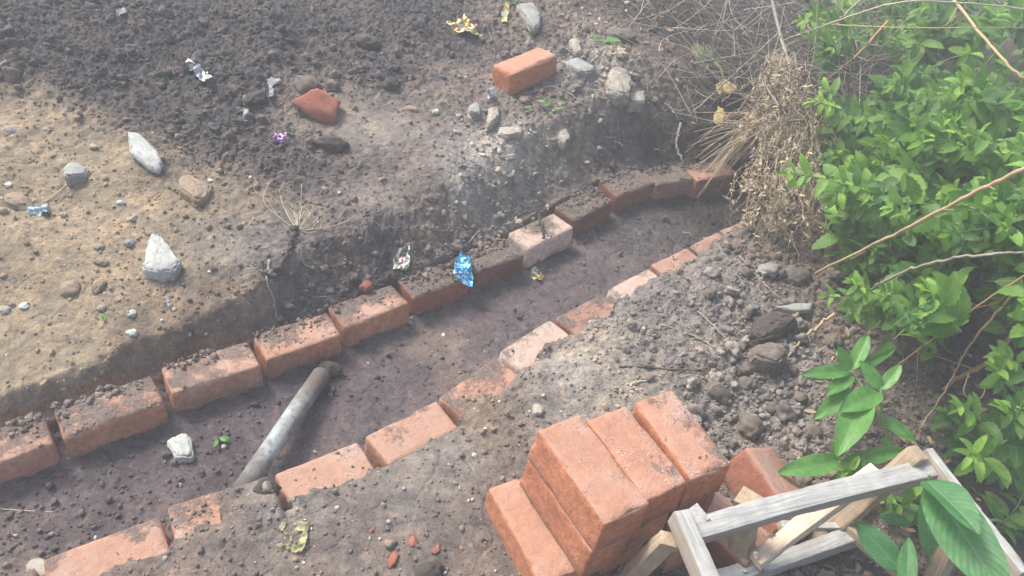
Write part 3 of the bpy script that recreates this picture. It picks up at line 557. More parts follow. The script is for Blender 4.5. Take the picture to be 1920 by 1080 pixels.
# red broken brick on the dark heap
STX = 0
if 0: slab('brick_fragment', [(552, 165), (572, 158), (600, 160), (638, 185), (630, 205), (585, 222), (560, 212), (548, 190)], .085, 'red_chunk', 'broken red brick lump on the dark soil heap', 'brick piece', 21, .0, (math.radians(-12), 0))
if 0: slab('clod', [(556, 150), (570, 132), (582, 128), (600, 150), (610, 164), (580, 168), (556, 172)], .07, 'dark_clod', 'brown earth cone stuck on the broken red brick lump', 'clod', 22, .07)
STN = [ (592, 186, 108, 84, 'red_chunk', .7, 'broken red brick lump on the dark soil heap', 'brick piece'),
    (576, 150, 48, 44, 'soil_clod', 0, 'brown earth cone stuck on the broken red brick lump', 'clod'),
    # px, py, w px, h px, material, angular, label, category
    (625, 262, 62, 38, 'dark_clod', 0, 'oval dark boulder of soil left of the smooth tan patch', 'clod'),
    (478, 172, 32, 50, 'dark_clod', 0, 'rounded dark clod left of the broken red brick lump', 'clod'),
    (688, 72, 50, 40, 'dark_clod', 0, 'rounded dark clod on the heap up from the red brick lump', 'clod'),
    (735, 150, 30, 34, 'dark_clod', 0, 'brownish clod halfway between red lump and lone brick', 'clod'),
    (1160, 60, 66, 36, 'soil_clod', 0, 'wide brown clod near the top by the dry brush', 'clod'),
    (1190, 640 - 500, 26, 20, 'soil_clod', 0, 'small clod beside the round concrete lump', 'clod'),
    (248, 585, 16, 15, 'white_stone', 0, 'white pebble, upper one of the pair above the bank edge', 'pebble'),
    (249, 621, 20, 15, 'white_stone', 0, 'white pebble, lower one of the pair above the bank edge', 'pebble'),
    (190, 575, 16, 12, 'pale_chunk', 0, 'cream pebble left of the pair of white pebbles', 'pebble'),
    (250, 405, 14, 18, 'pale_chunk', .7, 'cream pebble above and left of the large pointed stone', 'pebble'),
    (226, 378, 16, 10, 'white_stone', 0, 'bright white pebble below the tilted grey-white flake', 'pebble'),
    (244, 452, 18, 18, 'grey_stone', 0, 'grey pebble touching the left side of the large pointed stone', 'pebble'),
    (185, 460, 18, 12, 'pale_chunk', 0, 'flat cream pebble on the sand left of the large pointed stone', 'pebble'),
    (190, 488, 26, 16, 'tan_stone', 0, 'flat tan stone directly below the flat cream pebble', 'stone'),
    (130, 535, 34, 36, 'tan_stone', 0, 'round tan stone low on the sand near the left edge', 'stone'),
    (185, 530, 26, 26, 'tan_stone', 0, 'tan rounded stone right of the round tan stone', 'stone'),
    (10, 578, 20, 16, 'pale_chunk', 0, 'cream pebble at the left edge of the photo', 'pebble'),
    (45, 570, 16, 16, 'white_stone', 0, 'white pebble near the left edge below the round stones', 'pebble'),
    (20, 242, 22, 14, 'grey_stone', 0, 'grey pebble at the left edge near the dark soil', 'pebble'),
    (88, 241, 18, 9, 'pale_chunk', 0, 'pinkish pebble on the ridge of sand by the dark soil', 'pebble'),
    (175, 272, 20, 16, 'pale_chunk', .7, 'cream chip lying left of the tilted grey-white flake', 'pebble'),
    (15, 343, 18, 12, 'white_stone', .7, 'angular white chip at the left edge of the sand', 'pebble'),
    (395, 336, 14, 10, 'white_stone', .7, 'white chip beside the half-buried brown stone block', 'pebble'),
    (40, 375, 50, 30, 'tan_stone', .2, 'low sandy brown stone above the blue plastic scrap', 'stone'),
    (686, 532, 26, 24, 'red_chunk', 0, 'small orange brick crumb in the soil behind the far row', 'brick piece'),
    (770, 200, 34, 20, 'tan_stone', .7, 'tan flat stone left of the scattered green litter', 'stone'),
    (858, 245, 18, 12, 'pale_chunk', 0, 'small pale pebble on the brown slope under the foil scrap', 'pebble'),
    (818, 207, 14, 12, 'white_stone', 0, 'white pebble left of the silver foil scrap', 'pebble'),
    (738, 1040, 26, 34, 'red_chunk', .7, 'long orange brick flake at the bottom middle', 'brick piece'),
    (775, 1010, 24, 20, 'red_chunk', .7, 'pinkish brick crumb above the long orange flake', 'brick piece'),
    (818, 1022, 18, 28, 'red_chunk', .7, 'upright reddish flake right of the pinkish crumb', 'brick piece'),
    (696, 988, 14, 20, 'red_chunk', .7, 'small brown-orange crumb left of the other brick crumbs', 'brick piece'),
    (805, 1065, 46, 46, 'dark_clod', 0, 'round soil clod at the bottom edge right of the flakes', 'clod'),
    (870, 725, 16, 20, 'grey_stone', 0, 'grey pebble lying on the mud-topped brick', 'pebble'),
    (146, 1053, 16, 9, 'white_stone', 0, 'small white chip on top of the big brick at the bottom left', 'pebble'),
    (420, 835, 10, 9, 'white_stone', 0, 'tiny white pebble by the green sprig on the trench bed', 'pebble'),
    (80, 1062, 60, 28, 'pale_chunk', .3, 'pale flat stone at the lower left corner beside the near row', 'stone'),
    (1165, 650, 22, 10, 'soil_clod', 0, 'small flat clod among the grey dust by the near row', 'clod'),
    (1395, 683, 38, 26, 'soil_clod', 0, 'grey clod left of the large dry clod', 'clod'),
    (1400, 712, 32, 30, 'soil_clod', 0, 'grey clod beneath the large dry clod\'s left side', 'clod'),
    (1350, 725, 50, 40, 'soil_clod', 0, 'wide grey clod in the rubble behind the stack', 'clod'),
    (1385, 645, 30, 24, 'soil_clod', 0, 'round clod on the grey rubble above the twig crossing', 'clod'),
    (1405, 790, 50, 44, 'soil_clod', 0, 'big grey clod right of the bluish stone', 'clod'),
    (1445, 755, 34, 30, 'soil_clod', 0, 'grey clod midway between the stack and the broad-leaved weed', 'clod'),
    (1520, 800, 40, 36, 'soil_clod', 0, 'grey-brown clod just left of the weed\'s hanging leaf', 'clod'),
    (1470, 870, 44, 30, 'soil_clod', 0, 'grey clod under the weed\'s lowest left leaf', 'clod'),
    (1500, 900, 30, 26, 'soil_clod', 0, 'small clod above the long rail of the wooden frame', 'clod'),
    (1560, 625, 34, 40, 'soil_clod', 0, 'reddish brown clod under the overhanging shoot', 'clod'),
    (1490, 480 + 30, 60, 36, 'soil_clod', 0, 'brown clod at the tip of the long tan cane', 'clod'),
    (1440, 495, 40, 44, 'grey_stone', .2, 'grey stone in the rubble below the dry hanging weed', 'stone'),
    (1330, 545, 26, 22, 'soil_clod', 0, 'small grey clod right of the whitish buried brick', 'clod'),
    (1500, 740, 26, 20, 'soil_clod', 0, 'clod between the weed leaves and the big grey clod', 'clod'),
    (1295, 712, 34, 22, 'soil_clod', 0, 'pale clod right above the top of the stack', 'clod'),
    (1750, 742, 30, 30, 'soil_clod', 0, 'round reddish clod right of the broad-leaved weed', 'clod'),
]
for k, (px, py, w, h, mt, ang, lab, cat) in enumerate(STN):
    g = gat(px, py + h * .3); dist = float(np.linalg.norm(g - np.array([0, 0, H]))); s = dist / F; dw = w * s; dh = h * s * 1.15
    o = link({'pebble': 'pebble', 'clod': 'clod', 'brick piece': 'brick_fragment'}.get(cat, 'stone'), rock_mesh((dw, dh, min(dw, dh) * (.75 if cat != 'stone' else .6)), k + 5, ang), M[mt], None, (g[0], g[1], g[2] + min(dw, dh) * .06), (rng.normal(0, .15), rng.normal(0, .15), -ROLL + rng.normal(0, .2)))
    tag(o, lab, cat, {'pebble': 'pebbles on the ground', 'clod': 'loose clods of soil', 'brick piece': 'broken brick pieces'}.get(cat))

# uncountable crumbs of soil and gravel
def ico(level):
    bm = bmesh.new(); bmesh.ops.create_icosphere(bm, subdivisions=level, radius=1); bm.verts.index_update()
    V = np.array([v.co[:] for v in bm.verts]); Fs = np.array([[v.index for v in f.verts] for f in bm.faces]); bm.free(); return V, Fs
def scatter(name, P, size, cols, level, seed, squash=.85, sink=.25, rough=.46, smooth_=True):
    r = np.random.default_rng(seed); V, Fs = ico(level); n = len(P); nv = len(V)
    k = 14; base = np.stack([V * (1 + rough * noise3(V * 1.4 + 9 * i, 2) + rough * .8 * noise3(V * 3.1 + 5 * i, 3) + (rough * .28 * noise3(V * 6.5 + 5 * i, 4) if level > 1 else 0))[:, None] for i in range(k)])
    B = base[r.integers(0, k, n)] * np.stack([r.uniform(.75, 1.25, n), r.uniform(.75, 1.25, n), r.uniform(squash - .2, squash + .2, n)], -1)[:, None, :]
    q = r.normal(size=(n, 4)); q[:, 1:3] *= .45; q /= np.linalg.norm(q, axis=1, keepdims=True); w, x, y, z = q.T
    R = np.stack([1 - 2 * (y * y + z * z), 2 * (x * y - z * w), 2 * (x * z + y * w), 2 * (x * y + z * w), 1 - 2 * (x * x + z * z), 2 * (y * z - x * w), 2 * (x * z - y * w), 2 * (y * z + x * w), 1 - 2 * (x * x + y * y)], -1).reshape(n, 3, 3)
    W = np.einsum('nij,nvj->nvi', R, B) * size[:, None, None]; Pc = P.copy(); Pc[:, 2] += size * (squash - sink) * .6
    W += Pc[:, None, :]
    FF = (Fs[None] + (np.arange(n) * nv)[:, None, None]).reshape(-1, 3)
    return make_mesh(name, W.reshape(-1, 3), FF, smooth_, None, {'soil': np.repeat(cols, nv, axis=0)})
def crumbs(n, lo, hi, power, level, seed, dens, name, label, bright=1.0, mat='crumb'):
    r = np.random.default_rng(seed); u = r.random((n * 4, 2)); px = -150 + u[:, 0] * 2000; py = -60 + u[:, 1] * 1260
    P0 = np.array([at(a, b, .08) for a, b in zip(px, py)]); x = P0[:, 0]; y = P0[:, 1]
    ok = (x > -2.2) & (x < 2.6) & (y > .5) & (y < 4.6); x = x[ok]; y = y[ok]
    _, c, l = ground(x, y); keep = r.random(len(x)) < dens(l, x, y); x = x[keep][:n]; y = y[keep][:n]; c = c[keep][:n]
    size = lo * (hi / lo) ** (r.random(len(x)) ** power); c = c * r.uniform(.7, 1.25, (len(x), 1)) * bright
    me_ = scatter(name, np.stack([x, y, gh(x, y)], -1), size, c, level, seed)
    o = link(name, me_, M[mat]); tag(o, label, 'soil', None, 'stuff'); return o
crumbs(28000, .0016, .006, 1.5, 1, 1, lambda l, x, y: .02 + .98 * l ** 1.2, 'fine_soil_crumbs', 'fine dark crumbs of soil scattered over all the ground')
crumbs(7500, .004, .013, 3.0, 2, 2, lambda l, x, y: .004 + .99 * l ** 1.8, 'soil_crumbs', 'thumb-sized crumbly clods of soil thickest on the dark heap')
crumbs(750, .013, .026, 2.2, 3, 3, lambda l, x, y: np.clip(l - .35, 0, 1) ** 1.5 * 1.6, 'soil_clods', 'fist-sized loose clods of soil on the heap and in the rubble')
# pale grit and small gravel
r_ = np.random.default_rng(5); n = 2600; px = r_.random(n) * 2000 - 40; py = r_.random(n) * 1100; P0 = np.array([at(a, b, .08) for a, b in zip(px, py)]); _, c_, l_ = ground(P0[:, 0], P0[:, 1])
sandy = np.clip((c_[:, 0] - .1) / .15, 0, 1); kp = r_.random(n) < .03 + .75 * sandy; P0 = P0[kp]; P0[:, 2] = gh(P0[:, 0], P0[:, 1]); n = len(P0)
pal = np.array([(.55, .52, .46), (.42, .34, .25), (.33, .30, .26), (.6, .6, .58), (.36, .22, .14)]); cc = pal[r_.integers(0, 5, n)] * r_.uniform(.7, 1.1, (n, 1))
o = link('gravel', scatter('gravel', P0, .0016 * (5.0) ** (r_.random(n) ** 2.6), cc, 2, 6, .7, .25, .2), M['crumb']); tag(o, 'pale grit and small gravel sprinkled over the sandy ground', 'gravel', None, 'stuff')
n = 900; q = r_.random(n); px = np.where(q < .55, r_.normal(950, 70, n), r_.normal(1110, 55, n)); py = np.where(q < .55, r_.normal(290, 38, n), r_.normal(130, 55, n)); P0 = np.array([at(a, b, .18) for a, b in zip(px, py)]); P0[:, 2] = gh(P0[:, 0], P0[:, 1])
cc = np.array([(.38, .35, .30), (.30, .27, .23), (.42, .36, .28), (.24, .22, .2)])[r_.integers(0, 4, n)]
o = link('pale_rubble', scatter('pale_rubble', P0, .0022 * 6.0 ** (r_.random(n) ** 2.8), cc, 2, 16, .7, .2, .55), M['crumb']); tag(o, 'pale crumbly rubble strewn over the bank below the lone brick', 'rubble', None, 'stuff')
# crumbs lying on the brick tops
cr = []; sz = []
for (Mt, dm, dirt) in BRICKS:
    nb = int(210 * dirt); lp = np.stack([(r_.random(nb) - .5) * dm[0] * .95, (r_.random(nb) - .5) * dm[1] * .95, np.full(nb, dm[2])], -1)
    m_ = noise3(lp * np.array([16, 16, 0]) + Mt.translation.x * 31, 5); lp = lp[m_ > .25 - dirt * .45]
    for p in lp: cr.append(tuple(Mt @ Vector(p)))
    sz.append(.0010 * 6 ** (r_.random(len(lp)) ** 2.4))
for (Mt, dm, dirt) in BRICKS[:12]:          # lumps spilled from the bank onto the backs of the far row
    nb = int(190 * dirt); lp = np.stack([(r_.random(nb) - .5) * dm[0] * .97, dm[1] * (.5 - .42 * r_.random(nb) ** 1.8), np.full(nb, dm[2])], -1)
    lp = lp[noise3(lp * np.array([14, 3, 0]) + Mt.translation.x * 17, 7) > .05 - dirt * .2]
    for p in lp: cr.append(tuple(Mt @ Vector(p)))
    sz.append(.002 * 5.5 ** (r_.random(len(lp)) ** 1.8))
cr = np.array(cr); sz = np.concatenate(sz)
o = link('soil_on_bricks', scatter('soil_on_bricks', cr, sz, np.array(SO['b']) * r_.uniform(.6, 1.2, (len(cr), 1)), 2, 8, .6), M['crumb']); tag(o, 'dark crumbs of soil spilled on top of the bricks', 'soil', None, 'stuff')

gr = []
for bi, cnt in ((24, 160), (25, 420), (26, 1100)):
    Mt, dm, _d = BRICKS[bi]; lp = np.stack([(r_.random(cnt) - .5) * dm[0] * .95, (r_.random(cnt) - .5) * dm[1] * .92, np.full(cnt, dm[2])], -1)
    lp = lp[noise3(lp * np.array([24, 24, 0]) + bi, 9) > .12]
    gr += [tuple(Mt @ Vector(p)) for p in lp]
gr = np.array(gr); cc = np.array([(.62, .62, .60), (.42, .42, .42), (.2, .2, .2)])[r_.integers(0, 3, len(gr))]
o = link('sand_grit', scatter('sand_grit', gr, .0006 * 3 ** (r_.random(len(gr)) ** 1.8), cc, 1, 18, .7, .2, .3), M['crumb']); tag(o, 'whitish sand grit sprinkled on the top bricks of the stack', 'grit', None, 'stuff')

# ------------------------------------------------------------------ tubes (pipe, twigs, canes)
def catmull(P, n=6):
    P = np.array(P, float)
    if len(P) < 3: return np.array([P[0] + (P[-1] - P[0]) * t for t in np.linspace(0, 1, n + 1)])
    Q = np.vstack([2 * P[0] - P[1], P, 2 * P[-1] - P[-2]]); out = []
    for i in range(1, len(Q) - 2):
        for t in np.linspace(0, 1, n, endpoint=False):
            out.append(.5 * ((2 * Q[i]) + (-Q[i - 1] + Q[i + 1]) * t + (2 * Q[i - 1] - 5 * Q[i] + 4 * Q[i + 1] - Q[i + 2]) * t * t + (-Q[i - 1] + 3 * Q[i] - 3 * Q[i + 1] + Q[i + 2]) * t ** 3))
    out.append(Q[-2]); return np.array(out)
class Tubes:
    def __init__(s): s.V = []; s.F = []; s.n = 0
    def add(s, P, r0, r1=None, sides=6, jitter=0.0, cap=True):
        P = np.asarray(P, float); m = len(P); r1 = r0 if r1 is None else r1
        T = np.gradient(P, axis=0); T /= np.maximum(np.linalg.norm(T, axis=1, keepdims=True), 1e-9)
        up = np.array([.3, .2, 1.0]); A = np.cross(T, up); A /= np.maximum(np.linalg.norm(A, axis=1, keepdims=True), 1e-9); B = np.cross(T, A)
        R = np.linspace(r0, r1, m) * (1 + jitter * rng.normal(size=m)); th = np.arange(sides) * 2 * math.pi / sides
        ring = P[:, None] + (A[:, None] * np.cos(th)[None, :, None] + B[:, None] * np.sin(th)[None, :, None]) * R[:, None, None]
        s.V.append(ring.reshape(-1, 3)); i = np.arange(m - 1)[:, None] * sides + np.arange(sides)[None]; j = np.arange(m - 1)[:, None] * sides + (np.arange(sides)[None] + 1) % sides
        s.F.append(np.stack([i, j, j + sides, i + sides], -1).reshape(-1, 4) + s.n)
        s.n += m * sides
        if cap:
            for base, c, rev in ((0, P[0] - T[0] * R[0] * .4, 1), ((m - 1) * sides, P[-1] + T[-1] * R[-1] * .4, 0)):
                s.V.append(c[None]); k = np.arange(sides); a = s.n - m * sides + base + k if base == 0 else None
                off = s._start if False else None
                st = s.n - (m * sides) - (0 if rev else 1); a = st + base + k; b = st + base + (k + 1) % sides; cidx = np.full(sides, s.n)
                q = np.stack([a, cidx, cidx, b], -1) if False else None
                s.tri = getattr(s, 'tri', []); s.tri.append(np.stack([b, a, cidx] if rev else [a, b, cidx], -1)); s.n += 1
        return s
    def build(s, name, mat, parent=None, loc=None):
        V = np.concatenate(s.V); Fq = [list(f) for a in s.F for f in a] + [list(f) for a in getattr(s, 'tri', []) for f in a]
        if loc is not None: V = V - np.asarray(loc)
        return link(name, make_mesh(name, V, Fq), M[mat] if isinstance(mat, str) else mat, parent, loc if parent is None else None)
def W3(pts): return [at(*p) for p in pts]

# the pipe lying across the trench
s = NT('dusty_pipe'); tc = s.N('ShaderNodeTexCoord').outputs['Object']; nn = s.noise(tc, 9, 7, .65); n2 = s.noise(tc, 70, 6, .7)
pc = s.mix(s.ramp(nn, [(.36, 0.0), (.58, 1.0)]), (.36, .41, .41), (.20, .185, .165)); pc = s.mix(s.ramp(n2, [(.52, 0.0), (.68, .8)]), pc, (.10, .085, .07))
ends = s.N('ShaderNodeSeparateXYZ'); s.L(tc, ends.inputs[0]); s.L(s.mix(s.ramp(s.math('ADD', s.math('ABSOLUTE', ends.outputs[0]), s.math('MULTIPLY', nn, .12)), [(.15, 0.0), (.25, .9)]), pc, (.115, .098, .088)), s.b.inputs['Base Color'])
s.b.inputs['Roughness'].default_value = .85; s.b.inputs['Specular IOR Level'].default_value = .2; s.bump(n2, .8, .004); M['pipe'] = s.m
pa = at(450, 926, .002); pb = at(603, 702, -.055); pd = pb - pa; plen = float(np.linalg.norm(pd)); R0 = .0255
pr = empty('pipe', tuple((pa + pb) / 2 - np.array([0, 0, .0])), 0); pr.rotation_euler = Vector(pd).to_track_quat('X', 'Z').to_euler()
tag(pr, 'grey dusty pipe laid slantwise across the trench', 'pipe')
def pipe_shell():
    V = []; Fq = []; sd_ = 32; xs = np.linspace(-plen / 2, plen / 2, 26)
    prof = [(x, R0 * (1 + .02 * math.sin(9 * x))) for x in xs] + [(plen / 2, R0 * .84)] + [(plen / 2 - .12, R0 * .84)]
    prof = [(-plen / 2 + .12, R0 * .84), (-plen / 2, R0 * .84)] + prof
    for x, r in prof:
        for k in range(sd_): a = k * 2 * math.pi / sd_; V.append((x, r * math.cos(a), r * math.sin(a)))
    for i in range(len(prof) - 1):
        for k in range(sd_): Fq.append((i * sd_ + k, (i + 1) * sd_ + k, (i + 1) * sd_ + (k + 1) % sd_, i * sd_ + (k + 1) % sd_))
    return make_mesh('pipe_wall', np.array(V), np.array(Fq)[:, ::-1])
link('pipe_wall', pipe_shell(), M['pipe'], pr)
if 0: o = link('mud_plug', me_, M['dark_clod'], pr, (plen / 2 - .005, 0, 0))
for k, (px, py, w, h, lab) in enumerate([(500, 914, 48, 34, 'bluish dark clod against the lower end of the grey pipe'), (618, 690, 50, 30, 'dark clod at the upper end of the grey pipe')]):
    g = at(px, py, .034 if py > 800 else -.06); sc_ = np.linalg.norm(g - np.array([0, 0, H])) / F
    o = link('clod', rock_mesh((w * sc_, h * sc_ * 1.2, h * sc_), 95 + k, 0), M['dark_clod'], None, (g[0], g[1], g[2] - .008)); tag(o, lab, 'clod', 'loose clods of soil')

def twig(name, pts, r, mat, label, cat='twig', group=None, r1=None, sides=7, branches=0, seed=0, jitter=.08):
    P = catmull(W3(pts) if len(pts[0]) == 3 else [gat(*p) + np.array([0, 0, r * 1.3]) for p in pts], 8); t = Tubes(); rr = np.random.default_rng(seed)
    if len(P) > 4: P[1:-1] += rr.normal(0, r * .35, (len(P) - 2, 3))
    t.add(P, r, r1 if r1 is not None else r * .6, sides, jitter)
    for b in range(branches):
        k = rr.integers(2, len(P) - 2); d = P[k + 1] - P[k - 1]; d /= np.linalg.norm(d); s_ = np.cross(d, rr.normal(size=3)); s_ /= np.linalg.norm(s_); L_ = rr.uniform(.03, .1)
        t.add(catmull([P[k], P[k] + (d * .6 + s_ * .6) * L_ * .5, P[k] + (d * .9 + s_ * .9) * L_], 4), r * .45, r * .2, 5)
    b0 = P[np.argmin(P[:, 2])]
    o = t.build(name, mat, None, b0); tag(o, label, cat, group); return o
TG = 'fallen twigs'
twig('twig', [(1010, 402, .03), (1016, 425, .026), (1019, 447, .022)], .0055, 'dark_clod', 'stubby muddy stick lying on the white-topped brick', 'stick', TG, .004)
twig('twig', [(1238, 611), (1300, 632), (1345, 655), (1400, 672), (1470, 700)], .0035, 'cane_grey', 'long thin grey twig lying over the rubble beside the near row', group=TG, seed=1)
twig('twig', [(1308, 585), (1340, 615), (1372, 650), (1395, 668)], .0028, 'cane_grey', 'short twig crossing the long grey twig from above', group=TG, seed=2)
twig('twig', [(1160, 688), (1210, 690), (1260, 695), (1310, 694), (1330, 690)], .0036, 'twig', 'dark brown stick flat on the dust above the stack', group=TG, seed=3)
twig('twig', [(1195, 735), (1182, 722), (1205, 716), (1232, 712)], .0030, 'dry_pale', 'pale hooked root right above the stack', group=TG, seed=4)
twig('twig', [(1385, 480), (1415, 515), (1450, 550), (1480, 572)], .0030, 'cane_grey', 'grey twig running down the rubble below the dry weed', group=TG, seed=5)
twig('twig', [(1280, 436), (1320, 446), (1350, 460)], .002, 'dry_pale', 'thin pale straw over the far bricks of the near row', group=TG, seed=6)
twig('twig', [(0, 955), (50, 958), (102, 961)], .0014, 'dry_pale', 'thin yellow straw on the trench bed at the left edge', group=TG, seed=7)
twig('twig', [(85, 380), (130, 345), (175, 322), (205, 298)], .0015, 'dry_pale', 'thin straw stretched over the sand at the left', group=TG, seed=8)
twig('twig', [(852, 466), (872, 462), (892, 440), (900, 434)], .0022, 'dry_pale', 'thin pale straw stem above the blue wrapper', group=TG, seed=9)
twig('twig', [(652, 578), (675, 565), (690, 553), (705, 550)], .0022, 'dry_pale', 'curved pale stem lying on top of the brick behind the pipe', group=TG, seed=10)
twig('twig', [(945, 420), (985, 400), (1035, 388), (1075, 372)], .0035, 'twig', 'dark stick lying behind the white-topped brick', group=TG, seed=11)
twig('twig', [(1275, 235), (1268, 265), (1270, 290), (1280, 305)], .007, 'cane_grey', 'split dead stalk standing on the far bricks', group=TG, seed=12, r1=.004)
twig('twig', [(505, 490), (500, 530), (512, 560), (520, 598)], .004, 'cane_grey', 'brown root hanging down behind the far row', group=TG, seed=13)
twig('twig', [(556, 430), (548, 455), (540, 478), (524, 522)], .009, 'dark_clod', 'muddy root hanging below the straw tuft', group=TG, seed=14, r1=.004, jitter=.2)
twig('twig', [(1000, 175), (1035, 165), (1070, 180), (1098, 205)], .004, 'cane_grey', 'bent grey stem right of the scattered green litter', group=TG, seed=15)
twig('twig', [(915, 50), (918, 66), (922, 80)], .006, 'twig', 'short stump of stick above the lone brick', group=TG, seed=16)
twig('twig', [(1565, 588, .14), (1535, 610, .10), (1500, 640, .07), (1478, 668, .06)], .0055, 'cane', 'tan twig pointing down from the overhanging shoot to the rubble', group=TG, seed=17)
o = slab('wood_splinter', [(1452, 576), (1490, 569), (1524, 568), (1522, 582), (1490, 584)], .014, 'wood_pale' if False else 'grey_stone', 'pale grey wood splinter under the overhanging shoot', 'splinter', 33, .02)
# straw tuft on the bank
t = Tubes(); rr = np.random.default_rng(3); base = gat(557, 432)
for k in range(26):
    a = math.radians(rr.uniform(15, 150)); L_ = rr.uniform(.07, .2); d = np.array([math.cos(a), math.sin(a), rr.uniform(.05, .45)]); q = base + d * L_; cv = rr.normal(0, .018, 3)
    P = catmull([base, base + d * L_ * .35 + cv, base + d * L_ * .7 + cv * 1.3, q + rr.normal(0, .015, 3)], 4); P[:, 2] = np.maximum(P[:, 2], gh(P[:, 0], P[:, 1]) + .001); t.add(P, .0013, .0006, 4)
o = t.build('straw_tuft', 'dry_pale', None, base); tag(o, 'pale dry tuft of grass stems splayed on the bank above the far row', 'grass tuft')

# ------------------------------------------------------------------ wrappers and scraps
M['foil_blue'] = foil_material('blue_foil', [(.02, .22, .45), (.03, .38, .6), (.02, .08, .2), (.03, .3, .5), (.5, .55, .6), (.05, .45, .4), (.02, .15, .3)], 190)
M['foil_yellow'] = foil_material('yellow_foil', [(.6, .45, .05), (.5, .5, .2), (.6, .6, .5), (.25, .12, .04), (.05, .15, .35)], 120)
M['foil_green'] = foil_material('green_foil', [(.7, .7, .68), (.15, .4, .15), (.5, .1, .12), (.6, .6, .6)], 160)
M['foil_gold'] = foil_material('gold_foil', [(.55, .38, .08), (.6, .55, .2), (.12, .14, .12), (.6, .6, .45), (.4, .15, .04)], 60)
M['foil_magenta'] = foil_material('magenta_foil', [(.32, .05, .17), (.2, .1, .3), (.3, .3, .36)], 200)
M['foil_silver'] = foil_material('silver_scrap', [(.35, .37, .38), (.22, .23, .25), (.5, .5, .5)], 90)
M['plastic_yellow'] = plain('yellow_plastic', (.27, .25, .12), .6, 0, 60, .5); M['plastic_blue'] = plain('pale_blue_plastic', (.3, .38, .42), .5); M['ribbon'] = plain('grey_white_rag', (.27, .28, .28), .8)
M['yellow_leaf'] = plain('yellow_dead_leaf', (.42, .32, .12), .6)
def scrap(name, poly, mat, label, cat, amp=.012, lift=.004, seed=0, group=None, tiltz=.0, z0=None):
    """a crumpled sheet with the given outline lying on whatever is under it"""
    c = np.mean(poly, 0); g = gat(c[0], c[1], lift) if z0 is None else at(c[0], c[1], z0); W = np.array([at(p[0], p[1], g[2])[:2] for p in poly]); lo = W.min(0); hi = W.max(0); n = 44
    X, Y = np.meshgrid(np.linspace(lo[0], hi[0], n), np.linspace(lo[1], hi[1], n)); ins = np.zeros(X.shape, bool); j = len(W) - 1
    for i in range(len(W)):
        xi, yi = W[i]; xj, yj = W[j]; cnd = ((yi > Y) != (yj > Y)) & (X < (xj - xi) * (Y - yi) / (yj - yi + 1e-12) + xi); ins ^= cnd; j = i
    P = np.stack([X, Y, X * 0], -1); s_ = 1 / max(hi - lo); rid = 1 - 2 * np.abs(noise3(P * s_ * 3.2 + seed, 1)); Z = g[2] + lift + amp * rid + amp * .5 * (1 - 2 * np.abs(noise3(P * s_ * 7 + seed, 2))) + tiltz * (Y - Y.mean())
    Z = np.maximum(Z, gh(X, Y) + lift * .5)
    X = X + amp * .4 * noise3(P * s_ * 5 + seed, 3); Y = Y + amp * .4 * noise3(P * s_ * 5 + seed, 4)
    id_ = -np.ones(X.shape, int); pts = []; Fq = []
    for a in range(n - 1):
        for b in range(n - 1):
            if int(ins[a, b]) + int(ins[a + 1, b]) + int(ins[a, b + 1]) + int(ins[a + 1, b + 1]) >= 3:
                q = []
                for (u, v) in ((a, b), (a, b + 1), (a + 1, b + 1), (a + 1, b)):
                    if id_[u, v] < 0: id_[u, v] = len(pts); pts.append((X[u, v] - g[0], Y[u, v] - g[1], Z[u, v] - g[2]))
                    q.append(id_[u, v])
                Fq.append(q)
    if not Fq: return
    o = link(name, make_mesh(name, np.array(pts), np.array(Fq)), M[mat], None, tuple(g)); md = o.modifiers.new('thickness', 'SOLIDIFY'); md.thickness = .0006; tag(o, label, cat, group); return o
WG = 'litter scraps'
scrap('foil_wrapper', [(852, 492), (862, 474), (875, 484), (887, 500), (885, 536), (868, 528), (850, 515)], 'foil_blue', 'crumpled shiny blue wrapper draped over two bricks of the far row', 'wrapper', .014, .004, 1, WG, .12, .012)
scrap('foil_wrapper', [(735, 492), (748, 478), (766, 470), (768, 502), (752, 508), (738, 506)], 'foil_green', 'torn silver and green wrapper in the soil left of the blue wrapper', 'wrapper', .014, .004, 2, WG)
scrap('foil_wrapper', [(994, 504), (1006, 502), (1020, 520), (1012, 530), (998, 522)], 'foil_yellow', 'small yellow and blue wrapper on the wet trench bed', 'wrapper', .01, .003, 3, WG)
scrap('foil_wrapper', [(835, 50), (858, 48), (872, 34), (882, 48), (908, 70), (880, 74), (855, 66)], 'foil_gold', 'gold and green snack wrapper near the top above the lone brick', 'wrapper', .02, .006, 4, WG)
scrap('foil_wrapper', [(940, 25), (950, 5), (954, 30), (950, 50), (942, 48)], 'foil_gold', 'narrow folded gold wrapper right of the gold and green one', 'wrapper', .014, .006, 5, WG)
scrap('foil_wrapper', [(508, 262), (522, 250), (540, 254), (536, 268), (516, 272)], 'foil_magenta', 'tiny magenta wrapper scrap below the broken red lump', 'wrapper', .01, .002, 6, WG)
scrap('foil_scrap', [(345, 122), (358, 117), (372, 130), (385, 138), (400, 156), (388, 160), (372, 146), (352, 134)], 'foil_silver', 'silvery plastic scrap lying on the dark heap', 'scrap', .016, .003, 7, WG)
scrap('rag_scrap', [(500, 152), (526, 150), (530, 158), (512, 162), (512, 190), (503, 186), (504, 165)], 'ribbon', 'bent white strip left of the broken red lump', 'scrap', .01, .003, 8, WG)
scrap('rag_scrap', [(456, 194), (470, 193), (468, 210), (464, 232), (457, 230)], 'ribbon', 'straight white strip on the dark heap', 'scrap', .01, .003, 9, WG)
scrap('rag_scrap', [(217, 22), (236, 19), (239, 27), (222, 34)], 'ribbon', 'small white scrap near the top left', 'scrap', .008, .004, 10, WG)
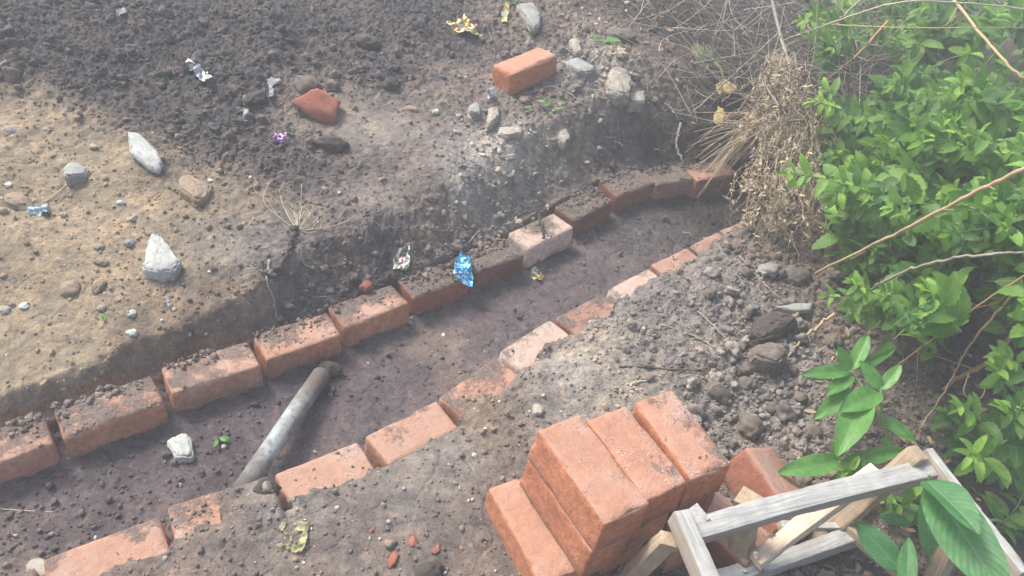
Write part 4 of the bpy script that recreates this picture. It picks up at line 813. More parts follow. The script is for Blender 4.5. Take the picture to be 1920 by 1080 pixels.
scrap('plastic_scrap', [(48, 402), (70, 386), (92, 385), (95, 402), (70, 405)], 'plastic_blue', 'pale blue plastic scrap on the sand at the left', 'scrap', .01, .002, 11, WG)
scrap('plastic_strip', [(522, 990), (536, 974), (540, 982), (530, 996), (545, 1008), (560, 982), (580, 980), (578, 1012), (568, 1040), (545, 1036), (520, 1028), (522, 1020), (560, 1024), (566, 996), (552, 1000), (546, 1018)], 'plastic_yellow', 'yellow plastic strip curled in a hook on the near soil', 'strip', .007, .003, 12, WG)
scrap('foil_scrap', [(860, 222), (868, 216), (863, 214), (850, 219)], 'foil_silver', 'bright silver foil triangle left of the green litter', 'scrap', .004, .004, 13, WG)
scrap('paper_scrap', [(308, 560), (316, 558), (324, 580), (316, 580)], 'ribbon', 'small torn white paper above the far row', 'scrap', .006, .003, 14, WG)
scrap('paper_scrap', [(764, 598), (774, 596), (774, 608), (766, 608)], 'foil_silver', 'tiny silvery scrap at the foot of a far row brick', 'scrap', .004, .003, 15, WG)
scrap('dead_leaf', [(1336, 170), (1352, 160), (1366, 165), (1380, 178), (1364, 184), (1345, 186)], 'yellow_leaf', 'shiny yellow dead leaf under the thin diagonal twig', 'leaf', .012, .02, 16)
scrap('dead_leaf', [(1344, 208), (1358, 232), (1340, 244), (1332, 236)], 'yellow_leaf', 'triangular yellow dead leaf by the bundle of dry stalks', 'leaf', .01, .03, 17)
scrap('foil_scrap', [(540 + 372, 172), (925, 172), (928, 184), (915, 188)], 'foil_silver', 'round shiny foil ball left below the lone brick', 'scrap', .012, .006, 18, WG)

# ------------------------------------------------------------------ leaves
def leaf_batch(B, D, Nn, L, Wd, curl, fold, rnd, n=7, m=3, serr=0.0, prof=0, vein=0.0, twist=None):
    """B base, D direction, Nn upper-side normal (N,3); L length, Wd full width; returns V, quads, uv, rnd"""
    N = len(B); D = D / np.linalg.norm(D, axis=1, keepdims=True); S = np.cross(D, Nn); S /= np.maximum(np.linalg.norm(S, axis=1, keepdims=True), 1e-9); U = np.cross(S, D)
    v = np.linspace(0, 1, n); u = np.linspace(-1, 1, m)
    w = {0: (v ** .55) * ((1 - v) ** .75) * 1.72, 1: (v ** .5) * ((1 - v) ** .5) * 2.0, 2: (v ** .8) * ((1 - v) ** .9) * 2.45}[prof]; w[0] = .05; w[-1] = .0
    w = w * (1 - serr * (np.arange(n) % 2)); w[-1] = .012
    al = v[None] * L[:, None]; bend = -curl[:, None] * v[None] ** 2 * L[:, None]
    ac = u[None, None] * (w[None, :, None] * Wd[:, None, None] * .5)
    hz = np.abs(u)[None, None] * w[None, :, None] * Wd[:, None, None] * .5 * fold[:, None, None] + bend[:, :, None]
    hz = hz + .035 * Wd[:, None, None] * np.sin(v[None, :, None] * 9 + u[None, None] * 3 + 6 * rnd[:, None, None]) * np.abs(u)[None, None]
    if vein: hz = hz + vein * np.sin((v[None, :, None] - np.abs(u)[None, None] * .22) * 2 * math.pi * 12) * (np.abs(u)[None, None] > .05)
    P = B[:, None, None] + D[:, None, None] * (al[:, :, None] * (1 - .25 * np.abs(curl)[:, None, None] * v[None, :, None]))[..., None] + S[:, None, None] * ac[..., None] + U[:, None, None] * hz[..., None]
    P = P.reshape(N, n * m, 3); i = (np.arange(n - 1)[:, None] * m + np.arange(m - 1)[None]).ravel(); q = np.stack([i, i + 1, i + m + 1, i + m], -1)
    Fq = (q[None] + (np.arange(N) * n * m)[:, None, None]).reshape(-1, 4)
    uv = np.tile(np.stack(np.broadcast_arrays((u[None] + 1) / 2, v[:, None]), -1).reshape(1, -1, 2), (N, 1, 1)).reshape(-1, 2)
    return P.reshape(-1, 3), Fq, uv, np.repeat(rnd, n * m)
class Leaves:
    def __init__(s): s.a = {k: [] for k in 'BDNLWCFR'}
    def add(s, B, D, N, L, W, C=.2, Fo=.3, R=None):
        for k, v in zip('BDNLWCFR', (B, D, N, L, W, C, Fo, rng.random() if R is None else R)): s.a[k].append(v)
    def mesh(s, name, loc, **kw):
        a = {k: np.array(v, float) for k, v in s.a.items()}
        V, Fq, uv, r = leaf_batch(a['B'], a['D'], a['N'], a['L'], a['W'], a['C'], a['F'], a['R'], **kw)
        return make_mesh(name, V - np.asarray(loc), Fq, True, uv, {'rnd': r})
def unit(v): v = np.asarray(v, float); return v / max(np.linalg.norm(v), 1e-9)
def shoot(lv, tb, P, r0=.0022, nodes=6, size=.045, rr=None, tipbright=True, wf=.55, alt=False, droop=.1):
    """a leafy shoot along the curve P: leaf pairs with a bright tuft at the tip"""
    P = catmull(P, 5); tb.add(P, r0, r0 * .45, 5); tone = rr.normal(0, .2)
    m = len(P)
    for k in range(nodes):
        t = .12 + .88 * k / max(1, nodes - 1); i = min(m - 2, int(t * (m - 1))); d = unit(P[i + 1] - P[max(0, i - 1)])
        up = np.array([0, 0, 1.0]); side = unit(np.cross(d, up)) if abs(d[2]) < .95 else np.array([1.0, 0, 0]); a = (k % 2) * 1.2 + rr.uniform(-.4, .4)
        s1 = side * math.cos(a) + unit(np.cross(side, d)) * math.sin(a)
        for sg in ((1, -1) if not alt else (1 if k % 2 else -1,)):
            g = size * (1.05 - .45 * max(0, t - .45) / .55) * rr.uniform(.75, 1.15)
            D = unit(s1 * sg * 1.0 + d * rr.uniform(.4, .9) + np.array([0, 0, rr.uniform(-.35, .15)]) + rr.normal(0, .15, 3)); N = unit(np.array([0, 0, 1.0]) + rr.normal(0, .28, 3) + s1 * sg * -.15 + np.array([-.12, -.3, 0]))
            b_ = min(1, max(0, rr.normal(.30 + tone, .16) + (.45 * max(0, t - .6) / .4 if tipbright else 0)))
            lv.add(P[i] + D * .003, D, N, g, g * wf * rr.uniform(.85, 1.15), rr.uniform(.05, .35) + droop, rr.uniform(.1, .5), b_)
    if tipbright:
        d = unit(P[-1] - P[-2])
        for k in range(3):
            D = unit(d + rr.normal(0, .45, 3)); lv.add(P[-1], D, unit(np.array([0, -.2, 1.0]) + rr.normal(0, .3, 3)), size * rr.uniform(.4, .62), size * .28, .1, .5, min(1, rr.normal(.85, .1)))
def inpoly(px, py, poly):
    c = False; j = len(poly) - 1
    for i in range(len(poly)):
        xi, yi = poly[i]; xj, yj = poly[j]
        if (yi > py) != (yj > py) and px < (xj - xi) * (py - yi) / (yj - yi) + xi: c = not c
        j = i
    return c
CAMP = np.array([0, 0, H])
HEDGE = [(1505, -400), (1500, 0), (1520, 60), (1545, 120), (1640, 60), (1700, 100), (1640, 190), (1560, 230), (1545, 330), (1570, 420), (1600, 490), (1590, 530), (1650, 585), (1720, 570), (1790, 555), (1880, 575), (1930, 600), (2600, 660), (2600, -400)]
HOLES = [(1850, 555, 60, 50), (1760, 340, 35, 25), (1600, 430, 30, 25), (1700, 470, 30, 20), (1880, 230, 40, 30), (1660, 260, 30, 30), (1830, 440, 35, 22), (1690, 560, 25, 20), (1800, 30, 40, 20), (1620, 110, 40, 45), (1690, 200, 55, 30), (1600, 260, 35, 40), (1760, 110, 30, 50)]
CLEAR = [[(1528, 513, .20), (1640, 458, .44), (1730, 412, .60), (1830, 360, .74), (1930, 312, .86), (2050, 260, .95)], [(1630, 545, .28), (1700, 508, .46), (1780, 487, .60), (1870, 476, .68), (1960, 474, .7)],
         [(1780, -10, .78), (1850, 75, .76), (1900, 130, .74), (1960, 180, .7)], [(1940, 505, .66), (1850, 562, .54), (1770, 620, .42), (1675, 690, .22)], [(1560, 46, .64), (1740, 52, .80), (1940, 52, .84)], [(1665, 40, .55), (1610, 100, .45), (1550, 152, .34)], [(1465, 76, .36), (1540, 50, .60), (1620, 22, .74), (1695, 3, .84), (1935, 18, .86)], [(1900, 552, .50), (1840, 620, .38), (1805, 668, .28), (1782, 715, .18)]]
def near_line(px, py, z, c_):
    for a, b in zip(c_[:-1], c_[1:]):
        dx, dy = b[0] - a[0], b[1] - a[1]; u = ((px - a[0]) * dx + (py - a[1]) * dy) / (dx * dx + dy * dy)
        if -.05 < u < 1.05 and math.hypot(px - a[0] - u * dx, py - a[1] - u * dy) < 42 and z > a[2] + (b[2] - a[2]) * u - .10: return True
    return False
def hedge(name, box, n, seed, zlo, zhi, label, size=.05, edge=True):
    """one shrub: stems rising from its foot, shoots filling the volume seen in the region box"""
    rr = np.random.default_rng(seed); lv = Leaves(); tb = Tubes(); made = 0; tries = 0
    while made < n and tries < n * 30:
        tries += 1; px = rr.uniform(box[0], box[2]); py = rr.uniform(box[1], box[3])
        if not inpoly(px, py, HEDGE): continue
        if any(((px - h[0]) / h[2]) ** 2 + ((py - h[1]) / h[3]) ** 2 < 1 for h in HOLES) and rr.random() < .85: continue
        f = min(1, max(0, (px - 1480) / 330)); zt = zlo + (zhi - zlo) * f; z = zt * (1 - .55 * rr.random() ** 1.6) 
        tip = at(px, py, z)
        if any(near_line(px, py, z, c_) for c_ in CLEAR): continue
        if tip[1] > 5.2: continue
        out = unit(np.array([-.55 + rr.normal(0, .35), -.35 + rr.normal(0, .35), .35 + rr.normal(0, .3)]))
        L_ = rr.uniform(.10, .2); base = tip - out * L_ + np.array([0, 0, -.02])
        shoot(lv, tb, [base, base + out * L_ * .5 + np.array([0, 0, .015]), tip], .0018, rr.integers(4, 7), size * rr.uniform(.55, 1.3), rr, rr.random() < .42, rr.uniform(.6, .78)); made += 1
    fx, fy = at((box[0] + box[2]) / 2 + 60, (box[1] + box[3]) / 2 + 60, .0)[:2]; loc = np.array([fx, fy, float(gh(fx, fy))])
    root = empty(name, tuple(loc)); tag(root, label, 'shrub', 'leafy shrubs along the right side')
    link('foliage', lv.mesh('foliage', loc, n=13, m=3, serr=.17), M['leaf'], root)
    tag(link('shoot_stems', make_tubes_mesh(tb, loc), M['green_stem'], root), kind='stuff')
    for k in range(7):
        t = at(rr.uniform(box[0], box[2]), rr.uniform(box[1], box[3]), zlo * .9); b_ = loc + np.array([rr.normal(0, .06), rr.normal(0, .06), -.02]); mid = (b_ + t) / 2 + np.array([rr.normal(0, .05), rr.normal(0, .05), .08])
        st = Tubes(); st.add(catmull([b_, mid, t], 8), .006, .0025, 6, .05); link('stem', make_tubes_mesh(st, loc), M['twig'], root)
    return root
def make_tubes_mesh(t, loc):
    V = np.concatenate(t.V) - np.asarray(loc); return make_mesh('stems', V, [list(f) for a in t.F for f in a] + [list(f) for a in getattr(t, 'tri', []) for f in a])
hedge('shrub', (1480, -60, 1760, 250), 130, 101, .30, .62, 'leafy shrub at the top, right of the dead stalk with dry weed', .09)
hedge('shrub', (1480, 190, 1700, 480), 120, 102, .28, .55, 'dark-leaved shrub in the middle, right behind the hanging dry weed', .085)
hedge('shrub', (1640, 150, 1960, 420), 150, 103, .35, .72, 'dense glossy shrub at the right edge above the long tan cane', .085)
hedge('shrub', (1600, 380, 1960, 660), 150, 104, .22, .68, 'bright green shrub at the right edge below the long tan cane', .08)
hedge('shrub', (1720, -120, 2050, 180), 110, 105, .45, .70, 'deep green shrub in the top right corner', .09)
hedge('shrub', (1960, -100, 2300, 700), 160, 106, .5, .8, 'shrub continuing past the right edge of the photo', .06)

def sprig(name, shoots, label, size, seed, z, group='leafy shrubs along the right side', mat='leaf', wf=.58):
    rr = np.random.default_rng(seed); lv = Leaves(); tbs = []
    for pts in shoots: tb = Tubes(); tbs.append(tb); shoot(lv, tb, W3(pts), .0024, 5 + len(pts), size, rr, True, wf)
    tb = Tubes(); tbs.append(tb)
    loc = W3([shoots[0][0]])[0]; foot = loc + np.array([.16, .05, 0]); foot[2] = float(gh(foot[0], foot[1])); tb.add(catmull([foot, (foot + loc) / 2 + np.array([0, 0, .05]), loc], 5), .005, .003, 6)
    root = empty(name, tuple(foot)); tag(root, label, 'plant', group); link('foliage', lv.mesh('foliage', foot, n=13, m=3, serr=.17), M[mat], root)
    for tb in tbs: link('stem', make_tubes_mesh(tb, foot), M['green_stem'], root)
    return root
sprig('leafy_branch', [[(1680, 380, .42), (1600, 350, .46), (1520, 330, .47), (1475, 325, .47)], [(1640, 370, .4), (1600, 350, .45), (1560, 370, .43)]], 'green shoot reaching left across the dry hanging weed', .078, 201, .4)
sprig('leafy_branch', [[(1650, 240, .42), (1590, 210, .46), (1530, 190, .5)], [(1600, 240, .4), (1570, 190, .45), (1545, 165, .5)]], 'upper green shoot touching the side of the dry hanging weed', .082, 202, .4)
sprig('leafy_branch', [[(1690, 580, .2), (1620, 562, .25), (1550, 555, .28)], [(1700, 575, .22), (1640, 550, .28), (1600, 530, .32)], [(1680, 590, .2), (1630, 580, .22), (1590, 582, .24)], [(1720, 580, .25), (1700, 560, .3), (1660, 545, .33)]], 'overhanging shoot of broad green leaves above the grey rubble', .066, 203, .25)
sprig('leafy_branch', [[(1600, 90, .5), (1550, 45, .55), (1500, 38, .6)], [(1620, 60, .5), (1580, 70, .55), (1560, 90, .55)], [(1570, 130, .45), (1550, 100, .5), (1555, 75, .55)]], 'topmost light green shoot beside the dead stalk', .085, 204, .5)
sprig('leafy_branch', [[(1900, 900, .0), (1890, 800, .22), (1880, 720, .34), (1870, 690, .4)], [(1895, 850, .15), (1850, 800, .26), (1800, 760, .32)], [(1900, 860, .15), (1900, 800, .3), (1915, 760, .36)], [(1850, 840, .08), (1800, 800, .15), (1770, 770, .2)], [(1890, 880, .1), (1850, 860, .22), (1820, 850, .28)]], 'leafy plant with pointed leaves at the lower right edge above the frame', .085, 205, .3)
sprig('leafy_branch', [[(1960, 780, .2), (1930, 720, .32), (1905, 680, .36), (1880, 670, .38)], [(1960, 820, .2), (1930, 790, .3), (1890, 770, .36)]], 'bright leafy shoot at the right edge above the pointed-leaved plant', .085, 206, .3)
sprig('ground_plant', [[(1790, 1000, .02), (1720, 960, .08), (1660, 940, .12)], [(1780, 1010, .0), (1750, 930, .12), (1700, 890, .18)], [(1850, 1000, .0), (1900, 960, .1), (1930, 900, .15)], [(1640, 930, .05), (1610, 900, .1), (1590, 880, .12)]], 'low green weed growing up through the wooden frame', .075, 207, .1, 'low plants')

# the plants whose leaves can be told apart
def leafplant(name, leaves, stems, foot_px, mat, label, n=15, m=7, vein=0.0, prof=0, group=None, stem_mat='green_stem', r=.004, wscale=.92):
    """leaves: (base px, base z, tip px, tip z, width/length, fold, curl, bright, roll); stems: pixel paths with z"""
    foot = gat(*foot_px); root = empty(name, tuple(foot)); tag(root, label, 'plant', group)
    for (b, zb, t_, zt, wl_, fo, cu, br, ro) in leaves:
        B = at(*b, zb); T = at(*t_, zt); d = T - B; L_ = float(np.linalg.norm(d)); view = unit(CAMP - (B + T) / 2); side = unit(np.cross(unit(d), view)); N = unit(view * math.cos(ro) + side * math.sin(ro) + np.array([0, 0, .3]))
        V, Fq, uv, rd = leaf_batch(B[None], d[None] + N[None] * cu * L_, N[None], np.array([L_ * 1.03]), np.array([L_ * wl_ * wscale]), np.array([cu]), np.array([fo]), np.array([br]), n=n, m=m, prof=prof, vein=vein, serr=0)
        link('leaf', make_mesh('leaf', V - foot, Fq, True, uv, {'rnd': rd}), M[mat], root)
    for st in stems:
        rs = r
        if isinstance(st, tuple): st, rs = st
        tb = Tubes(); tb.add(catmull(W3(st), 6), rs, rs * .6, 8); link('stem', make_tubes_mesh(tb, foot), M[stem_mat], root)
    return root
leafplant('broadleaf_weed', [
    ((1594, 696), .20, (1503, 702), .19, .34, .25, .22, .4, .1), ((1592, 694), .21, (1572, 650), .27, .55, .3, .1, .6, 0), ((1598, 694), .20, (1628, 628), .25, .42, .4, .1, .45, -.2),
    ((1602, 690), .20, (1679, 650), .23, .28, .5, .1, .5, .5), ((1600, 700), .19, (1549, 740), .17, .42, .3, .15, .3, 0), ((1600, 730), .16, (1526, 786), .12, .38, .35, .2, .25, 0),
    ((1652, 728), .20, (1612, 676), .24, .5, .35, .1, .5, 0), ((1652, 730), .20, (1690, 684), .25, .5, .3, .1, .75, -.1), ((1650, 735), .19, (1575, 770), .20, .44, .3, .1, .5, .1),
    ((1620, 745), .18, (1572, 848), .17, .44, .35, .25, .6, 0), ((1656, 785), .13, (1718, 828), .12, .46, .3, .2, .3, 0),
    ((1573, 866), .11, (1458, 886), .11, .36, .3, .25, .5, .1), ((1570, 862), .12, (1560, 830), .16, .6, .4, .1, .7, 0), ((1575, 866), .11, (1699, 842), .13, .26, .5, .2, .45, .3), ((1575, 870), .10, (1625, 905), .09, .5, .3, .2, .35, 0), ((1670, 850), .08, (1655, 818), .11, .55, .3, .1, .4, 0), ((1675, 855), .08, (1720, 870), .08, .5, .3, .2, .3, 0)],
    [([(1700, 905, 0), (1680, 850, .06), (1655, 790, .13), (1652, 728, .20)], .0055), ([(1655, 795, .12), (1632, 750, .16), (1610, 715, .18), (1594, 696, .2)], .005), ([(1690, 900, .0), (1620, 890, .06), (1575, 868, .11)], .004)],
    (1700, 905), 'weed_leaf', 'young weed with long fresh green leaves beside the wooden frame', 17, 7, 0, 0, wscale=1.14)
leafplant('broadleaf_plant', [
    ((1742, 905), .46, (1890, 1130), .44, .60, .12, .06, .55, 0), ((1735, 902), .46, (1838, 998), .52, .62, .5, .15, .1, -.5), ((1742, 1040), .25, (1738, 905), .40, .38, .2, .1, .5, .2),
    ((1690, 1070), .22, (1604, 978), .25, .66, .2, .12, .35, 0), ((1698, 1110), .22, (1704, 1008), .27, .52, .2, .1, .6, 0), ((1650, 965), .12, (1712, 985), .14, .6, .3, .1, .05, 0), ((1740, 1150), .25, (1610, 1085), .3, .4, .2, .1, .6, 0), ((1890, 1120), .2, (1925, 1060), .3, .6, .2, .1, .5, 0)],
    [([(1740, 1090, .0), (1745, 1000, .25), (1742, 890, .46)], .004), ([(1740, 1090, 0), (1700, 1075, .2)], .004)],
    (1740, 1090), 'big_leaf', 'plant with large ribbed green leaves in the bottom right corner', 61, 13, .00045, 0, wscale=.95)
leafplant('small_plant', [
    ((1325, 112), .22, (1298, 82), .25, .75, .1, .1, .3, 0), ((1327, 112), .22, (1332, 80), .25, .6, .1, .1, .4, 0), ((1322, 116), .22, (1290, 130), .2, .6, .2, .2, .2, 0), ((1325, 118), .21, (1304, 142), .19, .6, .2, .2, .6, 0),
    ((1332, 112), .21, (1356, 152), .17, .55, .2, .2, .4, 0), ((1345, 95), .2, (1372, 102), .2, .7, .2, .1, .0, 0)], [[(1335, 150, .1), (1328, 128, .16), (1325, 112, .22)]], (1335, 150), 'pale_leaf', 'small pale green seedling at the foot of the brush near the top', 9, 3)
for k, (px, py, lab) in enumerate([(1128, 80, 'little round-leaved green seedling beside the wide brown clod'), (970, 8, 'green leaf tuft at the very top beyond the lone brick'), (411, 826, 'tiny green sprig on the trench bed beside the white stone'), (1022, 205, 'cluster of fallen green leaves right below the lone brick'), (835, 212, 'few fallen green leaves below the gold wrapper'), (200, 595, 'small green sprig on the sand beside the white pebbles')]):
    rr = np.random.default_rng(300 + k); g = gat(px, py); lv = Leaves()
    for q in range([5, 5, 4, 9, 5, 3][k]):
        a = rr.uniform(0, 6.28); off = np.array([math.cos(a), math.sin(a), 0]) * rr.uniform(0, [.03, .02, .01, .06, .05, .012][k]); L_ = [.06, .06, .022, .032, .028, .02][k] * rr.uniform(.7, 1.2)
        B = g + off; B[2] = gh(B[0], B[1]) + rr.uniform(.006, .025); lv.add(B, unit([math.cos(a), math.sin(a), rr.uniform(-.1, .3)]), unit(np.array([0, 0, 1.0]) + rr.normal(0, .2, 3)), L_, L_ * .6, .1, .2, rr.uniform(.3, 1))
    o = link('seedling' if k != 3 and k != 4 else 'fallen_leaves', lv.mesh('leaves', g, n=7, m=3), M['weed_leaf'] if k != 3 else M['weed_leaf'], None, tuple(g)); tag(o, lab, 'plant')

# ------------------------------------------------------------------ bare canes and stalks
CG = 'bare canes over the shrubs'
def cane(pts, r, mat, label, branches=0, seed=0, r1=None): return twig('bare_cane', pts, r, mat, label, 'cane', CG, r1, 8, branches, seed, .05)
cane([(1528, 513, .20), (1640, 458, .44), (1730, 412, .60), (1830, 360, .74), (1930, 312, .86), (2050, 260, .95)], .0040, 'cane', 'long straight tan cane crossing the shrubs from the right edge down to the rubble', 3, 1, .0062)
cane([(1630, 545, .28), (1700, 508, .46), (1780, 487, .60), (1870, 476, .68), (1960, 474, .7)], .0045, 'cane_grey', 'dark mottled branch curving right below the long tan cane', 0, 2)
cane([(1465, 76, .34), (1540, 50, .60), (1620, 22, .74), (1695, 3, .84), (1800, 5, .86), (1935, 18, .86)], .0026, 'dry_pale', 'long pale arched stem along the top right edge', 1, 3, .003)
cane([(1560, 46, .64), (1650, 50, .74), (1740, 52, .80), (1840, 52, .84), (1940, 52, .84)], .0024, 'cane', 'thin reddish-tan stem running level below the arched one', 2, 4)
cane([(1780, -10, .78), (1850, 75, .76), (1900, 130, .74), (1960, 180, .7)], .0056, 'cane', 'thick brown cane slanting down in the top right corner', 1, 5, .0045)
cane([(1355, 62 + 5, .30), (1410, 30 + 90, .22), (1340, 172, .20), (1300, 208, .18)], .003, 'cane_grey', 'placeholder', 0, 6) if False else cane([(1458, 63, .34), (1400, 118, .28), (1345, 168, .22), (1300, 210, .17)], .0045, 'cane_grey', 'thin straight grey stick slanting down left of the dead stalk', 0, 6, .0035)
cane([(1665, 40, .55), (1610, 100, .45), (1550, 152, .34)], .0065, 'cane_orange', 'brown cane slanting behind the topmost light green shoot', 0, 7)
cane([(1640, -20, .6), (1600, 12, .56), (1572, 38, .52)], .0065, 'cane_grey', 'short grey cane cut off by the top edge beside the shoot', 0, 8)
cane([(1940, 505, .66), (1850, 562, .54), (1770, 620, .42), (1675, 690, .22)], .0022, 'cane_orange', 'thin orange stem slanting from the right edge to the broad-leaved weed', 3, 9)
cane([(1940, 490, .56), (1880, 560, .46), (1800, 590, .40), (1745, 650, .3)], .0020, 'cane_orange', 'second thin orange stem crossing the first near the right edge', 3, 10)
cane([(1900, 552, .50), (1840, 620, .38), (1805, 668, .28), (1782, 715, .18), (1722, 806, .05)], .0034, 'cane', 'brown stem bending down to the top corner of the wooden frame', 0, 11)
cane([(1905, 620, .18), (1850, 680, .12), (1800, 705, .08), (1768, 730, .05)], .009, 'cane_orange', 'thick hairy reddish root at the foot of the right-hand shrubs', 2, 12, .005)
cane([(1815, 700, .14), (1808, 740, .1), (1840, 745, .1), (1852, 700, .12)], .0022, 'cane', 'small looping stem under the hairy root', 0, 13)
cane([(1700, 905 - 560, .5), (1720, 300, .5), (1740, 260, .52)], .0022, 'green_stem', 'green stem in the middle of the glossy shrub', 0, 14)
cane([(1800, 420, .5), (1780, 470, .42), (1760, 520, .32), (1745, 580, .22)], .0022, 'cane_orange', 'thin reddish stem hanging below the long tan cane', 0, 15)
cane([(1900, 410, .5), (1850, 455, .45), (1820, 480, .42), (1800, 525, .34)], .0024, 'cane_orange', 'reddish stem slanting to the dark hollow in the shrubs', 1, 16)
for k in range(6):
    rr = np.random.default_rng(400 + k)
# dead stalk carrying the dry weed
DW = empty('dry_weed', tuple(gat(1605, 470))); tag(DW, 'tall dead stalk hung with beige dried weed at the end of the trench', 'dead plant')
foot = np.array(DW.location)
stalk = W3([(1436, -60, .62), (1452, 20, .50), (1470, 90, .42), (1500, 180, .36), (1528, 255, .30), (1546, 325, .24), (1575, 395, .15), (1602, 455, .06)])
t = Tubes(); t.add(catmull(stalk, 8), .0075, .006, 9, .05); link('stalk', make_tubes_mesh(t, foot), M['cane_grey'], DW)
rr = np.random.default_rng(77); t = Tubes(); lv = Leaves(); SP = catmull(stalk, 8)
def strand(P, r=.0012, dens=1.0):
    P = catmull(P, 6); P = P + np.cumsum(rr.normal(0, .0042, P.shape), axis=0); t.add(P, r, r * .5, 4, 0, False)
    if r < .00125 and rr.random() < .7:
        q0 = P[len(P) // 2]; d0 = unit(rr.normal(0, 1, 3) + np.array([0, 0, -.7])); L0 = rr.uniform(.03, .08); strand([q0, q0 + d0 * L0 * .6, q0 + d0 * L0 + np.array([0, 0, -.02])], .0013, 1.4)
    for i in range(1, len(P)):
        for _ in range(rr.poisson(1.25 * dens)):
            D = unit(rr.normal(0, 1, 3) + np.array([0, 0, -.5])); L_ = rr.uniform(.007, .026); lv.add(P[i], D, unit(rr.normal(0, 1, 3) + np.array([0, -.3, .5])), L_, L_ * rr.uniform(.3, .7), rr.uniform(-.4, .8), rr.uniform(0, 1.2), rr.random())
for k in range(230):
    u_ = rr.random(); row = rr.random()
    y0 = 92 + 260 * rr.random() ** 1.2; cx = 1462 + (y0 - 92) * .16; x0 = cx + rr.normal(0, 17 + (y0 - 92) * .12); z0 = .44 - (y0 - 92) / 260 * .16 + rr.normal(0, .03)
    dy = rr.uniform(40, 150); x1 = x0 + rr.normal((1455 - x0) * .12, 22); y1 = min(y0 + dy, 485); 
    xe = np.clip(x1, 1388 + max(0, 260 - y1) * .12, 1562)
    z1 = max(.08, z0 - dy * .0011)
    if k % 5 == 0: x1 += rr.normal(0, 40); xe = np.clip(x1, 1380, 1575)
    strand([at(x0, y0, z0), at((x0 + xe) / 2 + rr.normal(0, 16), (y0 + y1) / 2, (z0 + z1) / 2 + .01), at(xe, y1, z1)])
for pts in [[(1440, 240, .3), (1420, 300, .22), (1395, 330, .2), (1365, 385, .18)], [(1445, 230, .3), (1412, 310, .24), (1400, 345, .2), (1385, 372, .18)], [(1440, 330, .2), (1408, 390, .16), (1400, 420, .14)], [(1540, 270, .3), (1570, 272, .3), (1572, 285, .28)], [(1500, 480, .1), (1470, 425, .14), (1440, 420, .14), (1450, 380, .16)]]:
    for _ in range(4): strand([at(p[0] + rr.normal(0, 4), p[1] + rr.normal(0, 4), p[2]) for p in pts], .0013, 1.6)
link('dry_stems', make_tubes_mesh(t, foot), M['dry'], DW); link('dry_leaves', lv.mesh('dry_leaves', foot, n=4, m=3), M['dead_leaf'] if False else M['dry'], DW)
# bundle of dry stalks fanning from behind the weed
t = Tubes(); rr = np.random.default_rng(88)
for k in range(46):
    a = at(1430 + rr.normal(0, 10), 225 + rr.normal(0, 16), .2); b_ = at(1320 + rr.uniform(-30, 50), 225 + rr.uniform(0, 90), .1); b_[2] = gh(b_[0], b_[1]) + rr.uniform(.01, .05); m_ = (a + b_) / 2 + np.array([0, 0, rr.uniform(.0, .06)]); t.add(catmull([a, m_, b_], 5), rr.uniform(.0014, .0034), .0012, 5)
fb = gat(1400, 260); o = t.build('dry_stalks', 'dry', None, fb); tag(o, 'fanned bundle of dry stalks beyond the last far row bricks', 'dead plant')
t = Tubes()
for k in range(30):
    a = at(1560 + rr.normal(0, 14), 350 + rr.normal(0, 14), .24); b_ = at(1500 + rr.uniform(-30, 80), 470 + rr.uniform(-30, 20), .05); m_ = (a + b_) / 2 + np.array([rr.normal(0, .02), 0, .02]); t.add(catmull([a, m_, b_], 5), rr.uniform(.001, .002), .0008, 5)
fb = gat(1540, 470); o = t.build('dry_grass', 'dry', None, fb); tag(o, 'coarse dry grass at the foot of the dead stalk', 'dead plant')
# tangle of dead twigs behind, at the top
t = Tubes(); t2 = Tubes(); rr = np.random.default_rng(99)
for k in range(620):
    px = rr.uniform(1190, 1700); py = rr.uniform(-120, 230) if px > 1290 else rr.uniform(-120, 60); z = rr.uniform(.12, .42); a = at(px, py, z)
    if a[1] > 5.5: continue
    th = rr.uniform(0, math.pi); d = np.array([math.cos(th), math.sin(th) * .7, rr.uniform(-.5, .9)]); L_ = rr.uniform(.15, .6); b_ = a + unit(d) * L_; c_ = (a + b_) / 2 + rr.normal(0, .05, 3)
    for q in (a, b_, c_): q[2] = max(q[2], gh(q[0], q[1]) + .005)
    (t2 if rr.random() < .55 else t).add(catmull([a, c_, b_], 6), rr.uniform(.0012, .0038), .001, 5)
fb = gat(1400, 60); o = t.build('dead_twigs', 'twig', None, fb); tag(o, 'tangled dark dead twigs under the brush at the top', 'brush', None, 'stuff')
o = t2.build('dead_grass_stems', 'cane_grey', None, fb); tag(o, 'pale brown dead stems mixed in the brush at the top', 'brush', None, 'stuff')
